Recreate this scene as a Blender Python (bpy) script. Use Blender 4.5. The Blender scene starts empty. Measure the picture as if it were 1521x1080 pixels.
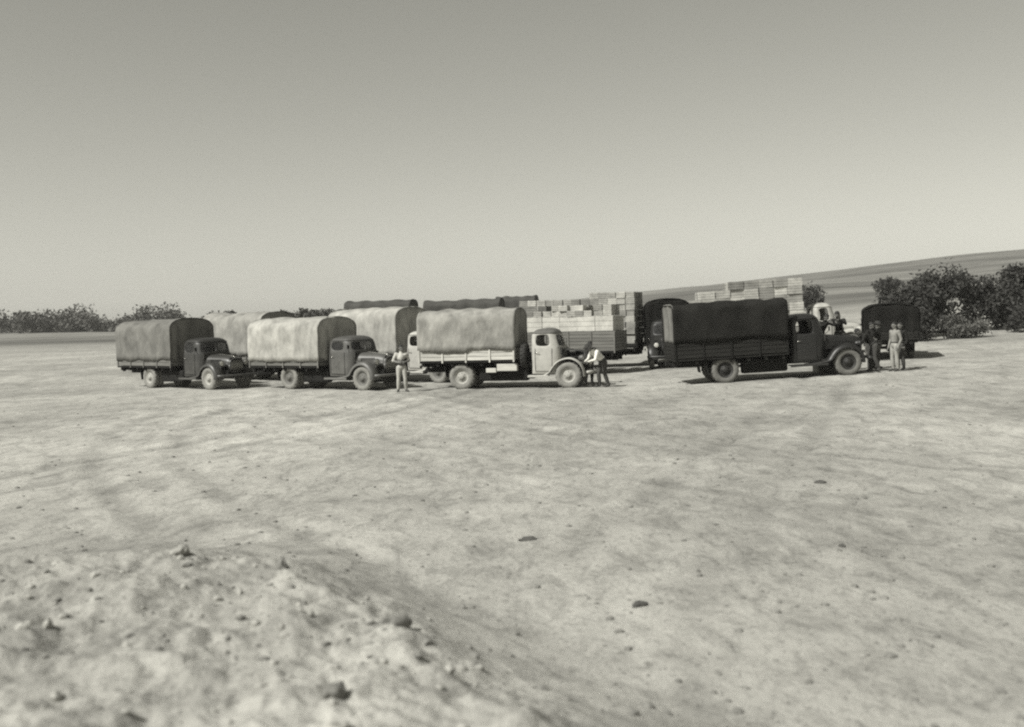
import bpy, bmesh, math, random
import numpy as np
from mathutils import Vector, Matrix

random.seed(7)
RNG = np.random.default_rng(11)
R = math.radians
scene = bpy.context.scene
COL = scene.collection

# ------------------------------------------------------------------ camera
cd = bpy.data.cameras.new("camera")
cam = bpy.data.objects.new("camera", cd)
COL.objects.link(cam)
cd.sensor_width = 36.0
cd.lens = 36.0 * 1525.0 / 1521.0
cd.clip_start = 0.1
cd.clip_end = 6000.0
PITCH = math.atan(68.0 / 1525.0)
ROLL = R(1.65)
cam.matrix_world = (Matrix.Translation((0, 0, 2.6)) @ Matrix.Rotation(R(90) - PITCH, 4, 'X')
                    @ Matrix.Rotation(-ROLL, 4, 'Z'))
cd.dof.use_dof = True
cd.dof.focus_distance = 38.0
cd.dof.aperture_fstop = 1.15
scene.camera = cam

# ------------------------------------------------------------------ sky, sun, exposure
SUN_AZ = math.atan2(0.80, 0.60)          # light travels towards +x, +y
SUN_EL = R(46)
world = bpy.data.worlds.new("World")
scene.world = world
world.use_nodes = True
nt = world.node_tree
nt.nodes.clear()
sky = nt.nodes.new("ShaderNodeTexSky")
sky.sky_type = 'NISHITA'
sky.sun_disc = False
sky.sun_elevation = SUN_EL
sky.sun_rotation = math.pi + SUN_AZ      # sun stands behind and left of the camera
sky.dust_density = 1.0
sky.air_density = 1.0
sky.ozone_density = 1.0
bw = nt.nodes.new("ShaderNodeRGBToBW")
tint = nt.nodes.new("ShaderNodeMix")
tint.data_type = 'RGBA'
tint.blend_type = 'MULTIPLY'
tint.inputs[0].default_value = 1.0
tint.inputs[7].default_value = (1.0, 0.99, 0.87, 1)
bg = nt.nodes.new("ShaderNodeBackground")
bg.inputs[1].default_value = 0.086
out = nt.nodes.new("ShaderNodeOutputWorld")
nt.links.new(sky.outputs[0], bw.inputs[0])
nt.links.new(bw.outputs[0], tint.inputs[6])
nt.links.new(tint.outputs[2], bg.inputs[0])
nt.links.new(bg.outputs[0], out.inputs[0])

ld = bpy.data.lights.new("sun", 'SUN')
ld.energy = 4.7
ld.angle = R(0.6)
ld.color = (1.0, 0.985, 0.93)
sun = bpy.data.objects.new("sun", ld)
COL.objects.link(sun)
ldir = Vector((math.sin(SUN_AZ) * math.cos(SUN_EL), math.cos(SUN_AZ) * math.cos(SUN_EL), -math.sin(SUN_EL)))
sun.rotation_euler = ldir.to_track_quat('-Z', 'Y').to_euler()
sun.location = (-30, -40, 40)

scene.view_settings.view_transform = 'Standard'
scene.view_settings.look = 'None'
scene.view_settings.gamma = 1.0
scene.view_settings.exposure = 0.42
scene.view_settings.use_curve_mapping = False
scene.render.engine = 'CYCLES'
scene.cycles.filter_width = 2.2
scene.cycles.max_bounces = 5
scene.cycles.use_denoising = False

# ------------------------------------------------------------------ materials
MATS = {}


def tone(v, w=1.0):
    return (v, v * (1 - 0.015 * w), v * (1 - 0.09 * w), 1)


def mat(name, v, rough=0.85, scale=6.0, amt=0.35, bump=0.15, bscale=None, metal=0.0, rand=0.0,
        warm=1.0, stretch=(1, 1, 1), dust=0.0, dust_h=1.0, spec=0.3):
    """grey-toned procedural material: noise variation, optional dust that settles on the lower parts"""
    if name in MATS:
        return MATS[name]
    m = bpy.data.materials.new(name)
    m.use_nodes = True
    n, l = m.node_tree.nodes, m.node_tree.links
    p = n["Principled BSDF"]
    p.inputs["Roughness"].default_value = rough
    p.inputs["Metallic"].default_value = metal
    p.inputs["Specular IOR Level"].default_value = spec
    tc = n.new("ShaderNodeTexCoord")
    mp = n.new("ShaderNodeMapping")
    mp.inputs["Scale"].default_value = stretch
    l.new(tc.outputs["Object"], mp.inputs[0])
    vec = mp.outputs[0]
    if rand:
        oi = n.new("ShaderNodeObjectInfo")
        ad = n.new("ShaderNodeVectorMath")
        ad.operation = 'MULTIPLY_ADD'
        cb = n.new("ShaderNodeCombineXYZ")
        l.new(oi.outputs["Random"], cb.inputs[0])
        l.new(oi.outputs["Random"], cb.inputs[1])
        ad.inputs[1].default_value = (37, 91, 13)
        l.new(cb.outputs[0], ad.inputs[0])
        l.new(vec, ad.inputs[2])
        vec = ad.outputs[0]
    nz = n.new("ShaderNodeTexNoise")
    nz.inputs["Scale"].default_value = scale
    nz.inputs["Detail"].default_value = 6
    nz.inputs["Roughness"].default_value = 0.65
    l.new(vec, nz.inputs[0])
    rp = n.new("ShaderNodeValToRGB")
    rp.color_ramp.elements[0].position = 0.28
    rp.color_ramp.elements[1].position = 0.74
    rp.color_ramp.elements[0].color = tone(v * (1 - amt), warm)
    rp.color_ramp.elements[1].color = tone(min(0.9, v * (1 + amt)), warm)
    l.new(nz.outputs[0], rp.inputs[0])
    col = rp.outputs[0]
    if rand:
        mr = n.new("ShaderNodeMapRange")
        mr.inputs[3].default_value = 1 - rand
        mr.inputs[4].default_value = 1 + rand
        l.new(oi.outputs["Random"], mr.inputs[0])
        mx = n.new("ShaderNodeVectorMath")
        mx.operation = 'SCALE'
        l.new(col, mx.inputs[0])
        l.new(mr.outputs[0], mx.inputs["Scale"])
        col = mx.outputs[0]
    if dust:
        gp = n.new("ShaderNodeNewGeometry")
        sx = n.new("ShaderNodeSeparateXYZ")
        l.new(gp.outputs["Position"], sx.inputs[0])
        m2 = n.new("ShaderNodeMapRange")
        m2.inputs[1].default_value = 0.1
        m2.inputs[2].default_value = dust_h
        m2.inputs[3].default_value = dust
        m2.inputs[4].default_value = dust * 0.12
        l.new(sx.outputs[2], m2.inputs[0])
        n3 = n.new("ShaderNodeTexNoise")
        n3.inputs["Scale"].default_value = 3.0
        n3.inputs["Detail"].default_value = 5
        l.new(vec, n3.inputs[0])
        mm = n.new("ShaderNodeMath")
        mm.operation = 'MULTIPLY'
        l.new(m2.outputs[0], mm.inputs[0])
        m4 = n.new("ShaderNodeMapRange")
        m4.inputs[1].default_value = 0.3
        m4.inputs[2].default_value = 0.65
        m4.inputs[3].default_value = 0.4
        m4.inputs[4].default_value = 1.2
        l.new(n3.outputs[0], m4.inputs[0])
        l.new(m4.outputs[0], mm.inputs[1])
        md = n.new("ShaderNodeMix")
        md.data_type = 'RGBA'
        md.inputs[7].default_value = tone(0.36)
        l.new(mm.outputs[0], md.inputs[0])
        l.new(col, md.inputs[6])
        col = md.outputs[2]
    l.new(col, p.inputs["Base Color"])
    if bump:
        nb = n.new("ShaderNodeTexNoise")
        nb.inputs["Scale"].default_value = bscale or scale * 4
        nb.inputs["Detail"].default_value = 5
        l.new(vec, nb.inputs[0])
        bp = n.new("ShaderNodeBump")
        bp.inputs["Strength"].default_value = bump
        bp.inputs["Distance"].default_value = 0.03
        l.new(nb.outputs[0], bp.inputs["Height"])
        l.new(bp.outputs[0], p.inputs["Normal"])
    MATS[name] = m
    return m


def glass_mat():
    if "window_glass" in MATS:
        return MATS["window_glass"]
    m = bpy.data.materials.new("window_glass")
    m.use_nodes = True
    n, l = m.node_tree.nodes, m.node_tree.links
    p = n["Principled BSDF"]
    p.inputs["Base Color"].default_value = (0.03, 0.03, 0.03, 1)
    p.inputs["Roughness"].default_value = 0.12
    p.inputs["Alpha"].default_value = 0.45
    nz = n.new("ShaderNodeTexNoise")
    nz.inputs["Scale"].default_value = 5
    mr = n.new("ShaderNodeMapRange")
    mr.inputs[3].default_value = 0.08
    mr.inputs[4].default_value = 0.4
    l.new(nz.outputs[0], mr.inputs[0])
    l.new(mr.outputs[0], p.inputs["Roughness"])
    MATS["window_glass"] = m
    return m


# ------------------------------------------------------------------ helpers
ORD = ["first", "second", "third", "fourth", "fifth", "sixth", "seventh", "eighth", "ninth", "tenth", "eleventh", "twelfth",
       "thirteenth", "fourteenth"]


def tag(o, label=None, cat=None, group=None, kind=None):
    if label:
        o["label"] = label
    if cat:
        o["category"] = cat
    if group:
        o["group"] = group
    if kind:
        o["kind"] = kind
    return o


def empty(name, loc=(0, 0, 0), rz=0.0):
    o = bpy.data.objects.new(name, None)
    COL.objects.link(o)
    o.location = loc
    o.rotation_euler = (0, 0, rz)
    o.empty_display_size = 0.3
    return o


def link(name, me, parent=None, loc=None, rot=None):
    o = bpy.data.objects.new(name, me)
    COL.objects.link(o)
    if parent:
        o.parent = parent
    if loc is not None:
        o.location = loc
    if rot is not None:
        o.rotation_euler = rot
    return o


class MB:
    def __init__(self):
        self.v = []
        self.f = []

    def box(self, c, s, rot=None, taper=None):
        b = len(self.v)
        cs = []
        for dz in (-1, 1):
            for dx, dy in ((-1, -1), (1, -1), (1, 1), (-1, 1)):
                k = taper if (taper and dz > 0) else 1.0
                p = Vector((dx * s[0] / 2 * k, dy * s[1] / 2 * k, dz * s[2] / 2))
                if rot is not None:
                    p = rot @ p
                cs.append((p.x + c[0], p.y + c[1], p.z + c[2]))
        self.v += cs
        for q in ((0, 3, 2, 1), (4, 5, 6, 7), (0, 1, 5, 4), (1, 2, 6, 5), (2, 3, 7, 6), (3, 0, 4, 7)):
            self.f.append(tuple(b + i for i in q))
        return self

    def loft(self, rings, closed=True, cap=True, skip=None):
        b = len(self.v)
        n = len(rings[0])
        for r in rings:
            self.v += [tuple(p) for p in r]
        m = n if closed else n - 1
        for i in range(len(rings) - 1):
            for j in range(m):
                if skip and skip(i, j):
                    continue
                k = (j + 1) % n
                self.f.append((b + i * n + j, b + i * n + k, b + (i + 1) * n + k, b + (i + 1) * n + j))
        if cap and closed:
            self.f.append(tuple(b + j for j in reversed(range(n))))
            e = b + (len(rings) - 1) * n
            self.f.append(tuple(e + j for j in range(n)))
        return self

    def tube(self, pts, rad, n=8):
        pts = [Vector(p) for p in pts]
        rr = rad if hasattr(rad, '__len__') else [rad] * len(pts)
        rings = []
        for i, p in enumerate(pts):
            a = pts[max(0, i - 1)]
            c = pts[min(len(pts) - 1, i + 1)]
            d = (c - a).normalized()
            up = Vector((0, 0, 1)) if abs(d.z) < 0.9 else Vector((1, 0, 0))
            x = d.cross(up).normalized()
            y = x.cross(d).normalized()
            rings.append([p + (x * math.cos(t) + y * math.sin(t)) * rr[i]
                          for t in [2 * math.pi * k / n for k in range(n)]])
        return self.loft(rings)

    def lathe_y(self, prof, n=28, c=(0, 0, 0)):
        """profile of (radius, y) turned about the local y axis"""
        rings = []
        for r, y in prof:
            rings.append([(c[0] + r * math.cos(2 * math.pi * k / n), c[1] + y, c[2] + r * math.sin(2 * math.pi * k / n))
                          for k in range(n)])
        return self.loft(rings, cap=False)

    def ball(self, c, r, nu=10, nv=7):
        sx, sy, sz = r if hasattr(r, '__len__') else (r, r, r)
        rings = []
        for i in range(nv + 1):
            t = -math.pi / 2 + math.pi * (i + 0.02) / (nv + 0.04)
            rings.append([(c[0] + sx * math.cos(t) * math.cos(2 * math.pi * k / nu),
                           c[1] + sy * math.cos(t) * math.sin(2 * math.pi * k / nu), c[2] + sz * math.sin(t))
                          for k in range(nu)])
        return self.loft(rings)

    def mesh(self, name, material=None, smooth=False):
        me = bpy.data.meshes.new(name)
        me.from_pydata(self.v, [], self.f)
        if material:
            me.materials.append(material)
        if smooth:
            me.polygons.foreach_set("use_smooth", [True] * len(me.polygons))
        me.update()
        return me

    def build(self, name, material, parent=None, smooth=False, bevel=0.0, solid=0.0, subsurf=0, fixn=True):
        me = self.mesh(name, material, smooth)
        if fixn:
            bm = bmesh.new()
            bm.from_mesh(me)
            bmesh.ops.recalc_face_normals(bm, faces=bm.faces)
            bm.to_mesh(me)
            bm.free()
        o = link(name, me, parent)
        if solid:
            md = o.modifiers.new("solid", 'SOLIDIFY')
            md.thickness = solid
            md.offset = -1
        if subsurf:
            md = o.modifiers.new("sub", 'SUBSURF')
            md.levels = md.render_levels = subsurf
        if bevel:
            md = o.modifiers.new("bevel", 'BEVEL')
            md.width = bevel
            md.segments = 2
            md.limit_method = 'ANGLE'
            md.angle_limit = R(40)
        return o


def sstep(a, b, x):
    t = np.clip((x - a) / (b - a), 0, 1)
    return t * t * (3 - 2 * t)


_perm = np.random.default_rng(5).random((256, 256))


def vnoise(x, y):
    x = np.asarray(x, float)
    y = np.asarray(y, float)
    xi = np.floor(x).astype(int)
    yi = np.floor(y).astype(int)
    fx = x - xi
    fy = y - yi
    fx = fx * fx * (3 - 2 * fx)
    fy = fy * fy * (3 - 2 * fy)
    a = _perm[xi & 255, yi & 255]
    b = _perm[(xi + 1) & 255, yi & 255]
    c = _perm[xi & 255, (yi + 1) & 255]
    d = _perm[(xi + 1) & 255, (yi + 1) & 255]
    return (a + (b - a) * fx) * (1 - fy) + (c + (d - c) * fx) * fy - 0.5


def fbm(x, y, o=4, lac=2.1, g=0.5):
    s = 0
    a = 1
    for i in range(o):
        s = s + a * vnoise(x + 17.3 * i, y + 9.1 * i)
        x = x * lac
        y = y * lac
        a *= g
    return s


# ------------------------------------------------------------------ terrain height
def bank_edge(x):
    return np.interp(x, [-14, -9, -6, -4, -3, -2, -1, -0.25, 0.6, 1.5, 3, 5],
                     [8.3, 8.6, 8.7, 9.1, 9.4, 8.7, 7.3, 5.9, 4.6, 3.2, 1.0, -1])


TRACKS = (((-1.0, -0.75, 0.016), 0.15), ((7.5, -1.0, 0.014), 0.12), ((-13.0, 0.55, -0.006), 0.22), ((12.0, -0.9, 0.012), 0.17), ((0.5, 0.42, -0.001), 0.16))


def track_x(c, y):
    u = np.asarray(y, float) - 9.0
    return c[0] + c[1] * u + c[2] * u * u


def base_h(x, y):
    x = np.asarray(x, float)
    y = np.asarray(y, float)
    h = 0.035 * np.clip(x - 4, 0, 60) * sstep(8, 32, y)
    h = h + 0.014 * np.clip(y - 46, 0, 70)
    ridge = np.interp(x, [-900, -225, -100, 0, 115, 235, 400, 900], [3, 4, 4.5, 6.5, 14, 23, 33, 48])
    h = h + (ridge + 5 * fbm(x / 90, y / 200, 3)) * sstep(110, 520, y)
    # ground on the right climbs sooner
    h = h + 0.016 * np.clip(y - 62, 0, 200) * sstep(8, 60, x) * (1 - 0.6 * sstep(110, 520, y))
    return h


def ground_h(x, y):
    x = np.asarray(x, float)
    y = np.asarray(y, float)
    h = base_h(x, y)
    r = np.hypot(x, y)
    near = 1 - sstep(25, 70, r)
    h = h + (0.05 * fbm(x / 2.2, y / 2.2, 3) + 0.02 * fbm(x / 0.5, y / 0.5, 3)) * near
    # loose spoil bank under the photographer
    d = bank_edge(x) + 0.35 * fbm(x / 0.9, y / 0.9, 3) - y
    m = sstep(-3.4, 1.3, d)
    lump = fbm(x / 0.55, y / 0.55, 4, 2.2, 0.55)
    cl = np.abs(vnoise(x / 0.23 + 3, y / 0.23)) * 2
    m2 = sstep(-1.6, 0.3, d)
    h = h + m * (0.62 + 0.10 * fbm(x / 1.7, y / 1.7, 2)) + m2 * (0.095 * lump + 0.03 * cl * sstep(0.1, 0.6, cl)
                 + 0.02 * fbm(x / 0.09, y / 0.09, 2))
    # crust rim along the crest
    h = h + 0.07 * np.exp(-((d - 0.35) / 0.28) ** 2) * (0.5 + 1.2 * vnoise(x / 0.35, y / 0.35))
    # shallow wheel ruts that swing across the yard towards the trucks
    for c_, k_ in TRACKS:
        for o_ in (-0.85, 0.85):
            d_ = np.abs(x - track_x(c_, y) - o_) * 0.8
            h = h - 0.13 * k_ * (np.exp(-(d_ / 0.2) ** 2) - 0.6 * np.exp(-((d_ - 0.36) / 0.14) ** 2)) * near * sstep(9, 12, y) * (0.7 + vnoise(x / 1.3, y / 1.3))
    return h


def gh(x, y):
    return float(ground_h(x, y))


# ------------------------------------------------------------------ ground sheet
def make_ground():
    fine = np.linspace(R(-36), R(36), 720)
    rest = np.linspace(R(36), R(360 - 36), 100)[1:-1]
    ang = np.concatenate([fine, rest])
    rad = [0.6]
    while rad[-1] < 75:
        rad.append(rad[-1] + max(0.02, rad[-1] * 0.0075))
    while rad[-1] < 4500:
        rad.append(rad[-1] * 1.035)
    rad = np.array(rad)
    A, Q = np.meshgrid(ang, rad)
    X = Q * np.sin(A)
    Y = Q * np.cos(A)
    Z = ground_h(X, Y)
    nr, na = X.shape
    co = np.stack([X, Y, Z], -1).reshape(-1, 3)
    c0 = np.array([[0, 0, gh(0, 0)]])
    co = np.concatenate([co, c0])
    idx = np.arange(nr * na).reshape(nr, na)
    a = idx[:-1]
    b = idx[1:]
    quads = np.stack([a, b, np.roll(b, -1, 1), np.roll(a, -1, 1)], -1).reshape(-1, 4)
    tri = np.stack([idx[0], np.roll(idx[0], -1), np.full(na, nr * na)], -1)
    me = bpy.data.meshes.new("ground")
    nq, ntr = len(quads), len(tri)
    me.vertices.add(len(co))
    me.vertices.foreach_set("co", co.ravel())
    me.loops.add(nq * 4 + ntr * 3)
    me.loops.foreach_set("vertex_index", np.concatenate([quads[:, ::-1].ravel(), tri.ravel()]).astype(np.int32))
    me.polygons.add(nq + ntr)
    st = np.concatenate([np.arange(nq) * 4, nq * 4 + np.arange(ntr) * 3])
    me.polygons.foreach_set("loop_start", st.astype(np.int32))
    me.polygons.foreach_set("use_smooth", np.ones(nq + ntr, bool))
    me.update(calc_edges=True)
    me.validate()
    # soil tone: compacted wheel tracks are darker, scuffed dust paler
    P = co
    w = np.ones(len(P))
    rr = np.hypot(P[:, 0], P[:, 1])
    w *= 1 + 0.16 * fbm(P[:, 0] / 5.0, P[:, 1] / 9.0, 4) + 0.16 * fbm(P[:, 0] / 0.8 + 5, P[:, 1] / 1.6, 4)
    for c_, k_ in TRACKS:
        for o_ in (-0.85, 0.85):
            d_ = np.abs(P[:, 0] - track_x(c_, P[:, 1]) - o_) * 0.8
            brk = sstep(-0.25, 0.25, fbm(P[:, 0] / 1.2, P[:, 1] / 2.5 + k_, 3))
            w *= 1 - k_ * np.exp(-(d_ / 0.19) ** 2) * brk * sstep(9, 12, P[:, 1]) * (1 - sstep(44, 60, P[:, 1]))
            w *= 1 + 0.4 * k_ * np.exp(-((d_ - 0.42) / 0.16) ** 2) * brk * (1 - sstep(44, 60, P[:, 1]))
    dust_ = np.exp(-(((P[:, 0] + 6.5) / 4.5) ** 2 + ((P[:, 1] - 29) / 7.0) ** 2))
    w *= 1 + 0.22 * dust_ * (1 + fbm(P[:, 0] / 1.0, P[:, 1] / 2.0, 3))
    w = np.where(rr > 70, 1.0, np.clip(w, 0.4, 1.5))
    at_ = me.attributes.new("wear", 'FLOAT', 'POINT')
    at_.data.foreach_set("value", w.astype(np.float32))
    # material
    m = bpy.data.materials.new("dusty_ground")
    m.use_nodes = True
    n, l = m.node_tree.nodes, m.node_tree.links
    p = n["Principled BSDF"]
    p.inputs["Roughness"].default_value = 0.95
    p.inputs["Specular IOR Level"].default_value = 0.1
    tc = n.new("ShaderNodeTexCoord")

    def noise(scale, detail, stretch=(1, 1, 1), rough=0.6, dist=0.0):
        mp = n.new("ShaderNodeMapping")
        mp.inputs["Scale"].default_value = stretch
        l.new(tc.outputs["Object"], mp.inputs[0])
        z = n.new("ShaderNodeTexNoise")
        z.inputs["Scale"].default_value = scale
        z.inputs["Detail"].default_value = detail
        z.inputs["Roughness"].default_value = rough
        z.inputs["Distortion"].default_value = dist
        l.new(mp.outputs[0], z.inputs[0])
        return z.outputs[0]

    def mrange(s, a0, a1, b0, b1):
        z = n.new("ShaderNodeMapRange")
        for i, q in enumerate((a0, a1, b0, b1)):
            z.inputs[i + 1].default_value = q
        l.new(s, z.inputs[0])
        return z.outputs[0]

    def mul(a_, b_):
        z = n.new("ShaderNodeMath")
        z.operation = 'MULTIPLY'
        l.new(a_, z.inputs[0])
        l.new(b_, z.inputs[1])
        return z.outputs[0]

    big = mrange(noise(0.16, 4, dist=0.6), 0.3, 0.7, 0.76, 1.17)
    mid = mrange(noise(0.9, 6, (0.9, 0.55, 1), 0.72, 0.5), 0.3, 0.7, 0.81, 1.13)
    streak = mrange(noise(2.6, 6, (1, 0.45, 1), 0.72, 0.9), 0.46, 0.68, 1.06, 0.64)
    grit = mrange(noise(15, 4, (1, 0.6, 1), rough=0.75), 0.52, 0.70, 1.04, 0.60)
    fine_ = mrange(noise(60, 3), 0.3, 0.7, 0.9, 1.1)
    v = mul(mul(mul(mul(big, mid), streak), grit), fine_)
    at = n.new("ShaderNodeAttribute")
    at.attribute_name = "wear"
    v = mul(v, at.outputs["Fac"])
    sc = n.new("ShaderNodeVectorMath")
    sc.operation = 'SCALE'
    sc.inputs[0].default_value = tone(0.31)[:3]
    l.new(v, sc.inputs["Scale"])
    # far fields: patches of stubble, scrub and ploughland
    gp = n.new("ShaderNodeNewGeometry")
    sx = n.new("ShaderNodeSeparateXYZ")
    l.new(gp.outputs["Position"], sx.inputs[0])
    mp = n.new("ShaderNodeMapping")
    mp.inputs["Scale"].default_value = (0.006, 0.022, 1)
    mp.inputs["Rotation"].default_value = (0, 0, 0.12)
    l.new(tc.outputs["Object"], mp.inputs[0])
    vo = n.new("ShaderNodeTexVoronoi")
    vo.voronoi_dimensions = '2D'
    vo.inputs["Scale"].default_value = 1.0
    l.new(mp.outputs[0], vo.inputs[0])
    fr = n.new("ShaderNodeValToRGB")
    fr.color_ramp.interpolation = 'LINEAR'
    fr.color_ramp.elements[0].color = tone(0.085)
    fr.color_ramp.elements[1].color = tone(0.25)
    l.new(vo.outputs["Color"], fr.inputs[0])
    sc2 = n.new("ShaderNodeVectorMath")
    sc2.operation = 'SCALE'
    l.new(fr.outputs[0], sc2.inputs[0])
    l.new(mrange(noise(0.05, 6, (0.5, 1, 1), 0.7), 0.35, 0.65, 0.55, 1.15), sc2.inputs["Scale"])
    mx = n.new("ShaderNodeMix")
    mx.data_type = 'RGBA'
    l.new(mrange(sx.outputs[1], 85, 130, 0, 1), mx.inputs[0])
    l.new(sc.outputs[0], mx.inputs[6])
    l.new(sc2.outputs[0], mx.inputs[7])
    l.new(mx.outputs[2], p.inputs["Base Color"])
    ad = n.new("ShaderNodeMath")
    ad.operation = 'ADD'
    l.new(noise(9, 6, rough=0.7), ad.inputs[0])
    l.new(mrange(noise(45, 4, rough=0.7), 0, 1, 0, 0.4), ad.inputs[1])
    bp = n.new("ShaderNodeBump")
    bp.inputs["Strength"].default_value = 0.55
    bp.inputs["Distance"].default_value = 0.05
    l.new(ad.outputs[0], bp.inputs["Height"])
    l.new(bp.outputs[0], p.inputs["Normal"])
    me.materials.append(m)
    o = link("ground", me)
    tag(o, kind="structure")
    return m


GROUND_MAT = make_ground()

# ------------------------------------------------------------------ shared materials
M_TYRE = mat("dusty_tyre", 0.19, 0.95, 5, 0.35, 0.3, 40)
M_TYRE_D = mat("grey_tyre", 0.13, 0.95, 5, 0.3, 0.3, 40)
M_TYRE_K = mat("black_rubber", 0.025, 0.8, 6, 0.4, 0.2, 40)
M_RIM_L = mat("dusty_pale_rim", 0.30, 0.8, 8, 0.25, 0.1)
M_RIM_G = mat("grey_rim", 0.11, 0.7, 8, 0.3, 0.1)
M_RIM_K = mat("dark_rim", 0.022, 0.6, 8, 0.3, 0.1)
M_CHASSIS = mat("chassis_steel", 0.012, 0.8, 6, 0.4, 0.2, spec=0.15)
M_DARKPAINT = mat("dark_paint", 0.022, 0.42, 4, 0.3, 0.05, warm=0.6, dust=0.16, dust_h=1.6, spec=0.5)
M_BLACKPAINT = mat("black_paint", 0.009, 0.45, 4, 0.3, 0.05, warm=0.6, dust=0.06, dust_h=1.4, spec=0.5)
M_GREYPAINT = mat("grey_paint", 0.055, 0.5, 4, 0.3, 0.05, warm=0.8, dust=0.22, dust_h=1.6, spec=0.5)
M_PALEPAINT = mat("pale_paint", 0.36, 0.55, 3, 0.22, 0.05, dust=0.35, dust_h=1.5, spec=0.4)
M_ROOFGREY = mat("grey_roof_paint", 0.10, 0.6, 4, 0.25, 0.05)
M_CHROME = mat("dull_chrome", 0.55, 0.3, 10, 0.2, 0.0, metal=0.9)
M_LENS = mat("lamp_glass", 0.45, 0.15, 10, 0.15, 0.0, spec=0.6)
M_WOOD_PALE = mat("pale_board", 0.45, 0.85, 2.5, 0.28, 0.2, 30, rand=0.14, stretch=(0.4, 3, 3))
M_WOOD_GREY = mat("grey_board", 0.13, 0.85, 2.5, 0.3, 0.2, 30, rand=0.12, stretch=(0.4, 3, 3))
M_WOOD_DARK = mat("dark_board", 0.02, 0.9, 2.5, 0.3, 0.2, 30, rand=0.12, stretch=(0.4, 3, 3), spec=0.08)
M_CRATE = mat("crate_wood", 0.34, 0.85, 3, 0.3, 0.3, 30, rand=0.35)
M_CRATE_GREY = mat("grey_crate_wood", 0.25, 0.85, 3, 0.35, 0.3, 30, rand=0.35)
M_CRATE_PALE = mat("pale_crate_wood", 0.42, 0.8, 3, 0.25, 0.3, 30, rand=0.16)
M_CRATE_DARK = mat("weathered_crate_wood", 0.15, 0.9, 5, 0.3, 0.3, 30, rand=0.4)
M_ROPE = mat("rope", 0.16, 0.95, 20, 0.3, 0.2)
M_SEAT = mat("seat_leather", 0.03, 0.6, 10, 0.3, 0.1)
CANVAS = {
    "pale": mat("pale_canvas", 0.29, 0.95, 2.2, 0.42, 0.7, 6, stretch=(1, 1, 0.6)),
    "grey": mat("grey_canvas", 0.225, 0.95, 2.4, 0.42, 0.7, 7, stretch=(1, 1, 0.6)),
    "dull": mat("dull_canvas", 0.135, 0.95, 2.0, 0.48, 0.7, 6, stretch=(1, 1, 0.6)),
    "dark": mat("dark_canvas", 0.016, 0.95, 1.4, 0.4, 0.5, 7, stretch=(1, 1, 0.6), spec=0.05),
    "black": mat("black_tarpaulin", 0.012, 0.9, 1.5, 0.35, 0.3, 8, spec=0.05),
    "slate": mat("slate_tarpaulin", 0.055, 0.9, 1.5, 0.35, 0.3, 8),
}


# ------------------------------------------------------------------ truck parts
def wheel_meshes(rad, tyre_m, rim_m, key, cache={}):
    k = (round(rad, 3), key)
    if k not in cache:
        w = 0.105
        t = MB()
        t.lathe_y([(rad * 0.56, -w * 0.75), (rad * 0.62, -w), (rad * 0.80, -w * 1.12), (rad * 0.93, -w * 0.98),
                   (rad * 0.985, -w * 0.72), (rad, -w * 0.3), (rad, w * 0.3), (rad * 0.985, w * 0.72),
                   (rad * 0.93, w * 0.98), (rad * 0.80, w * 1.12), (rad * 0.62, w), (rad * 0.56, w * 0.75)], 32)
        for i in range(40):     # tread lugs
            a = 2 * math.pi * i / 40
            rot = Matrix.Rotation(-a, 3, 'Y')
            t.box((rad * 0.998 * math.cos(a), (-1) ** i * 0.045, rad * 0.998 * math.sin(a)), (0.018, 0.09, 0.045), rot)
        rm = MB()
        rm.lathe_y([(rad * 0.575, -w * 0.9), (rad * 0.55, -w * 0.86), (rad * 0.50, -w * 0.55), (rad * 0.40, -w * 0.35),
                    (rad * 0.34, -w * 0.62), (rad * 0.22, -w * 0.70), (rad * 0.19, -w * 1.05), (rad * 0.12, -w * 1.2),
                    (0.004, -w * 1.22)], 28)
        rm.lathe_y([(rad * 0.575, w * 0.9), (rad * 0.5, w * 0.5), (rad * 0.2, w * 0.4), (0.004, w * 0.4)], 28)
        for i in range(8):
            a = 2 * math.pi * i / 8
            rm.ball((rad * 0.275 * math.cos(a), -w * 0.72, rad * 0.275 * math.sin(a)), 0.018, 6, 4)
        cache[k] = (t.mesh("tyre", tyre_m, True), rm.mesh("rim", rim_m, True))
    return cache[k]


def add_wheel(parent, x, y, rad, tm, rm, key, side=-1, name="wheel", rot=None):
    e = empty(name)
    e.parent = parent
    e.location = (x, y, rad if rot is None else rot[1])
    e.rotation_euler = (0, 0, 0 if side < 0 else math.pi) if rot is None else rot[0]
    t, r_ = wheel_meshes(rad, tm, rm, key)
    link("tyre", t, e)
    link("rim", r_, e)
    return e


def arch_z(y, w, zs, zt, p=2.5):
    a = min(1.0, abs(y) / w)
    return zs + (zt - zs) * (1 - a ** p) ** (1 / p)


def canvas_outline(w, zb, zs, zt, p):
    pts = []
    for k in range(6):
        pts.append((-w, zb + (zs - zb) * k / 6))
    m = 18
    for k in range(m + 1):
        a = math.pi - math.pi * k / m
        c, s = math.cos(a), math.sin(a)
        pts.append((w * math.copysign(abs(c) ** (2 / p), c), zs + (zt - zs) * abs(s) ** (2 / p)))
    for k in range(6):
        pts.append((w, zs - (zs - zb) * (k + 1) / 6))
    return pts


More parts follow.
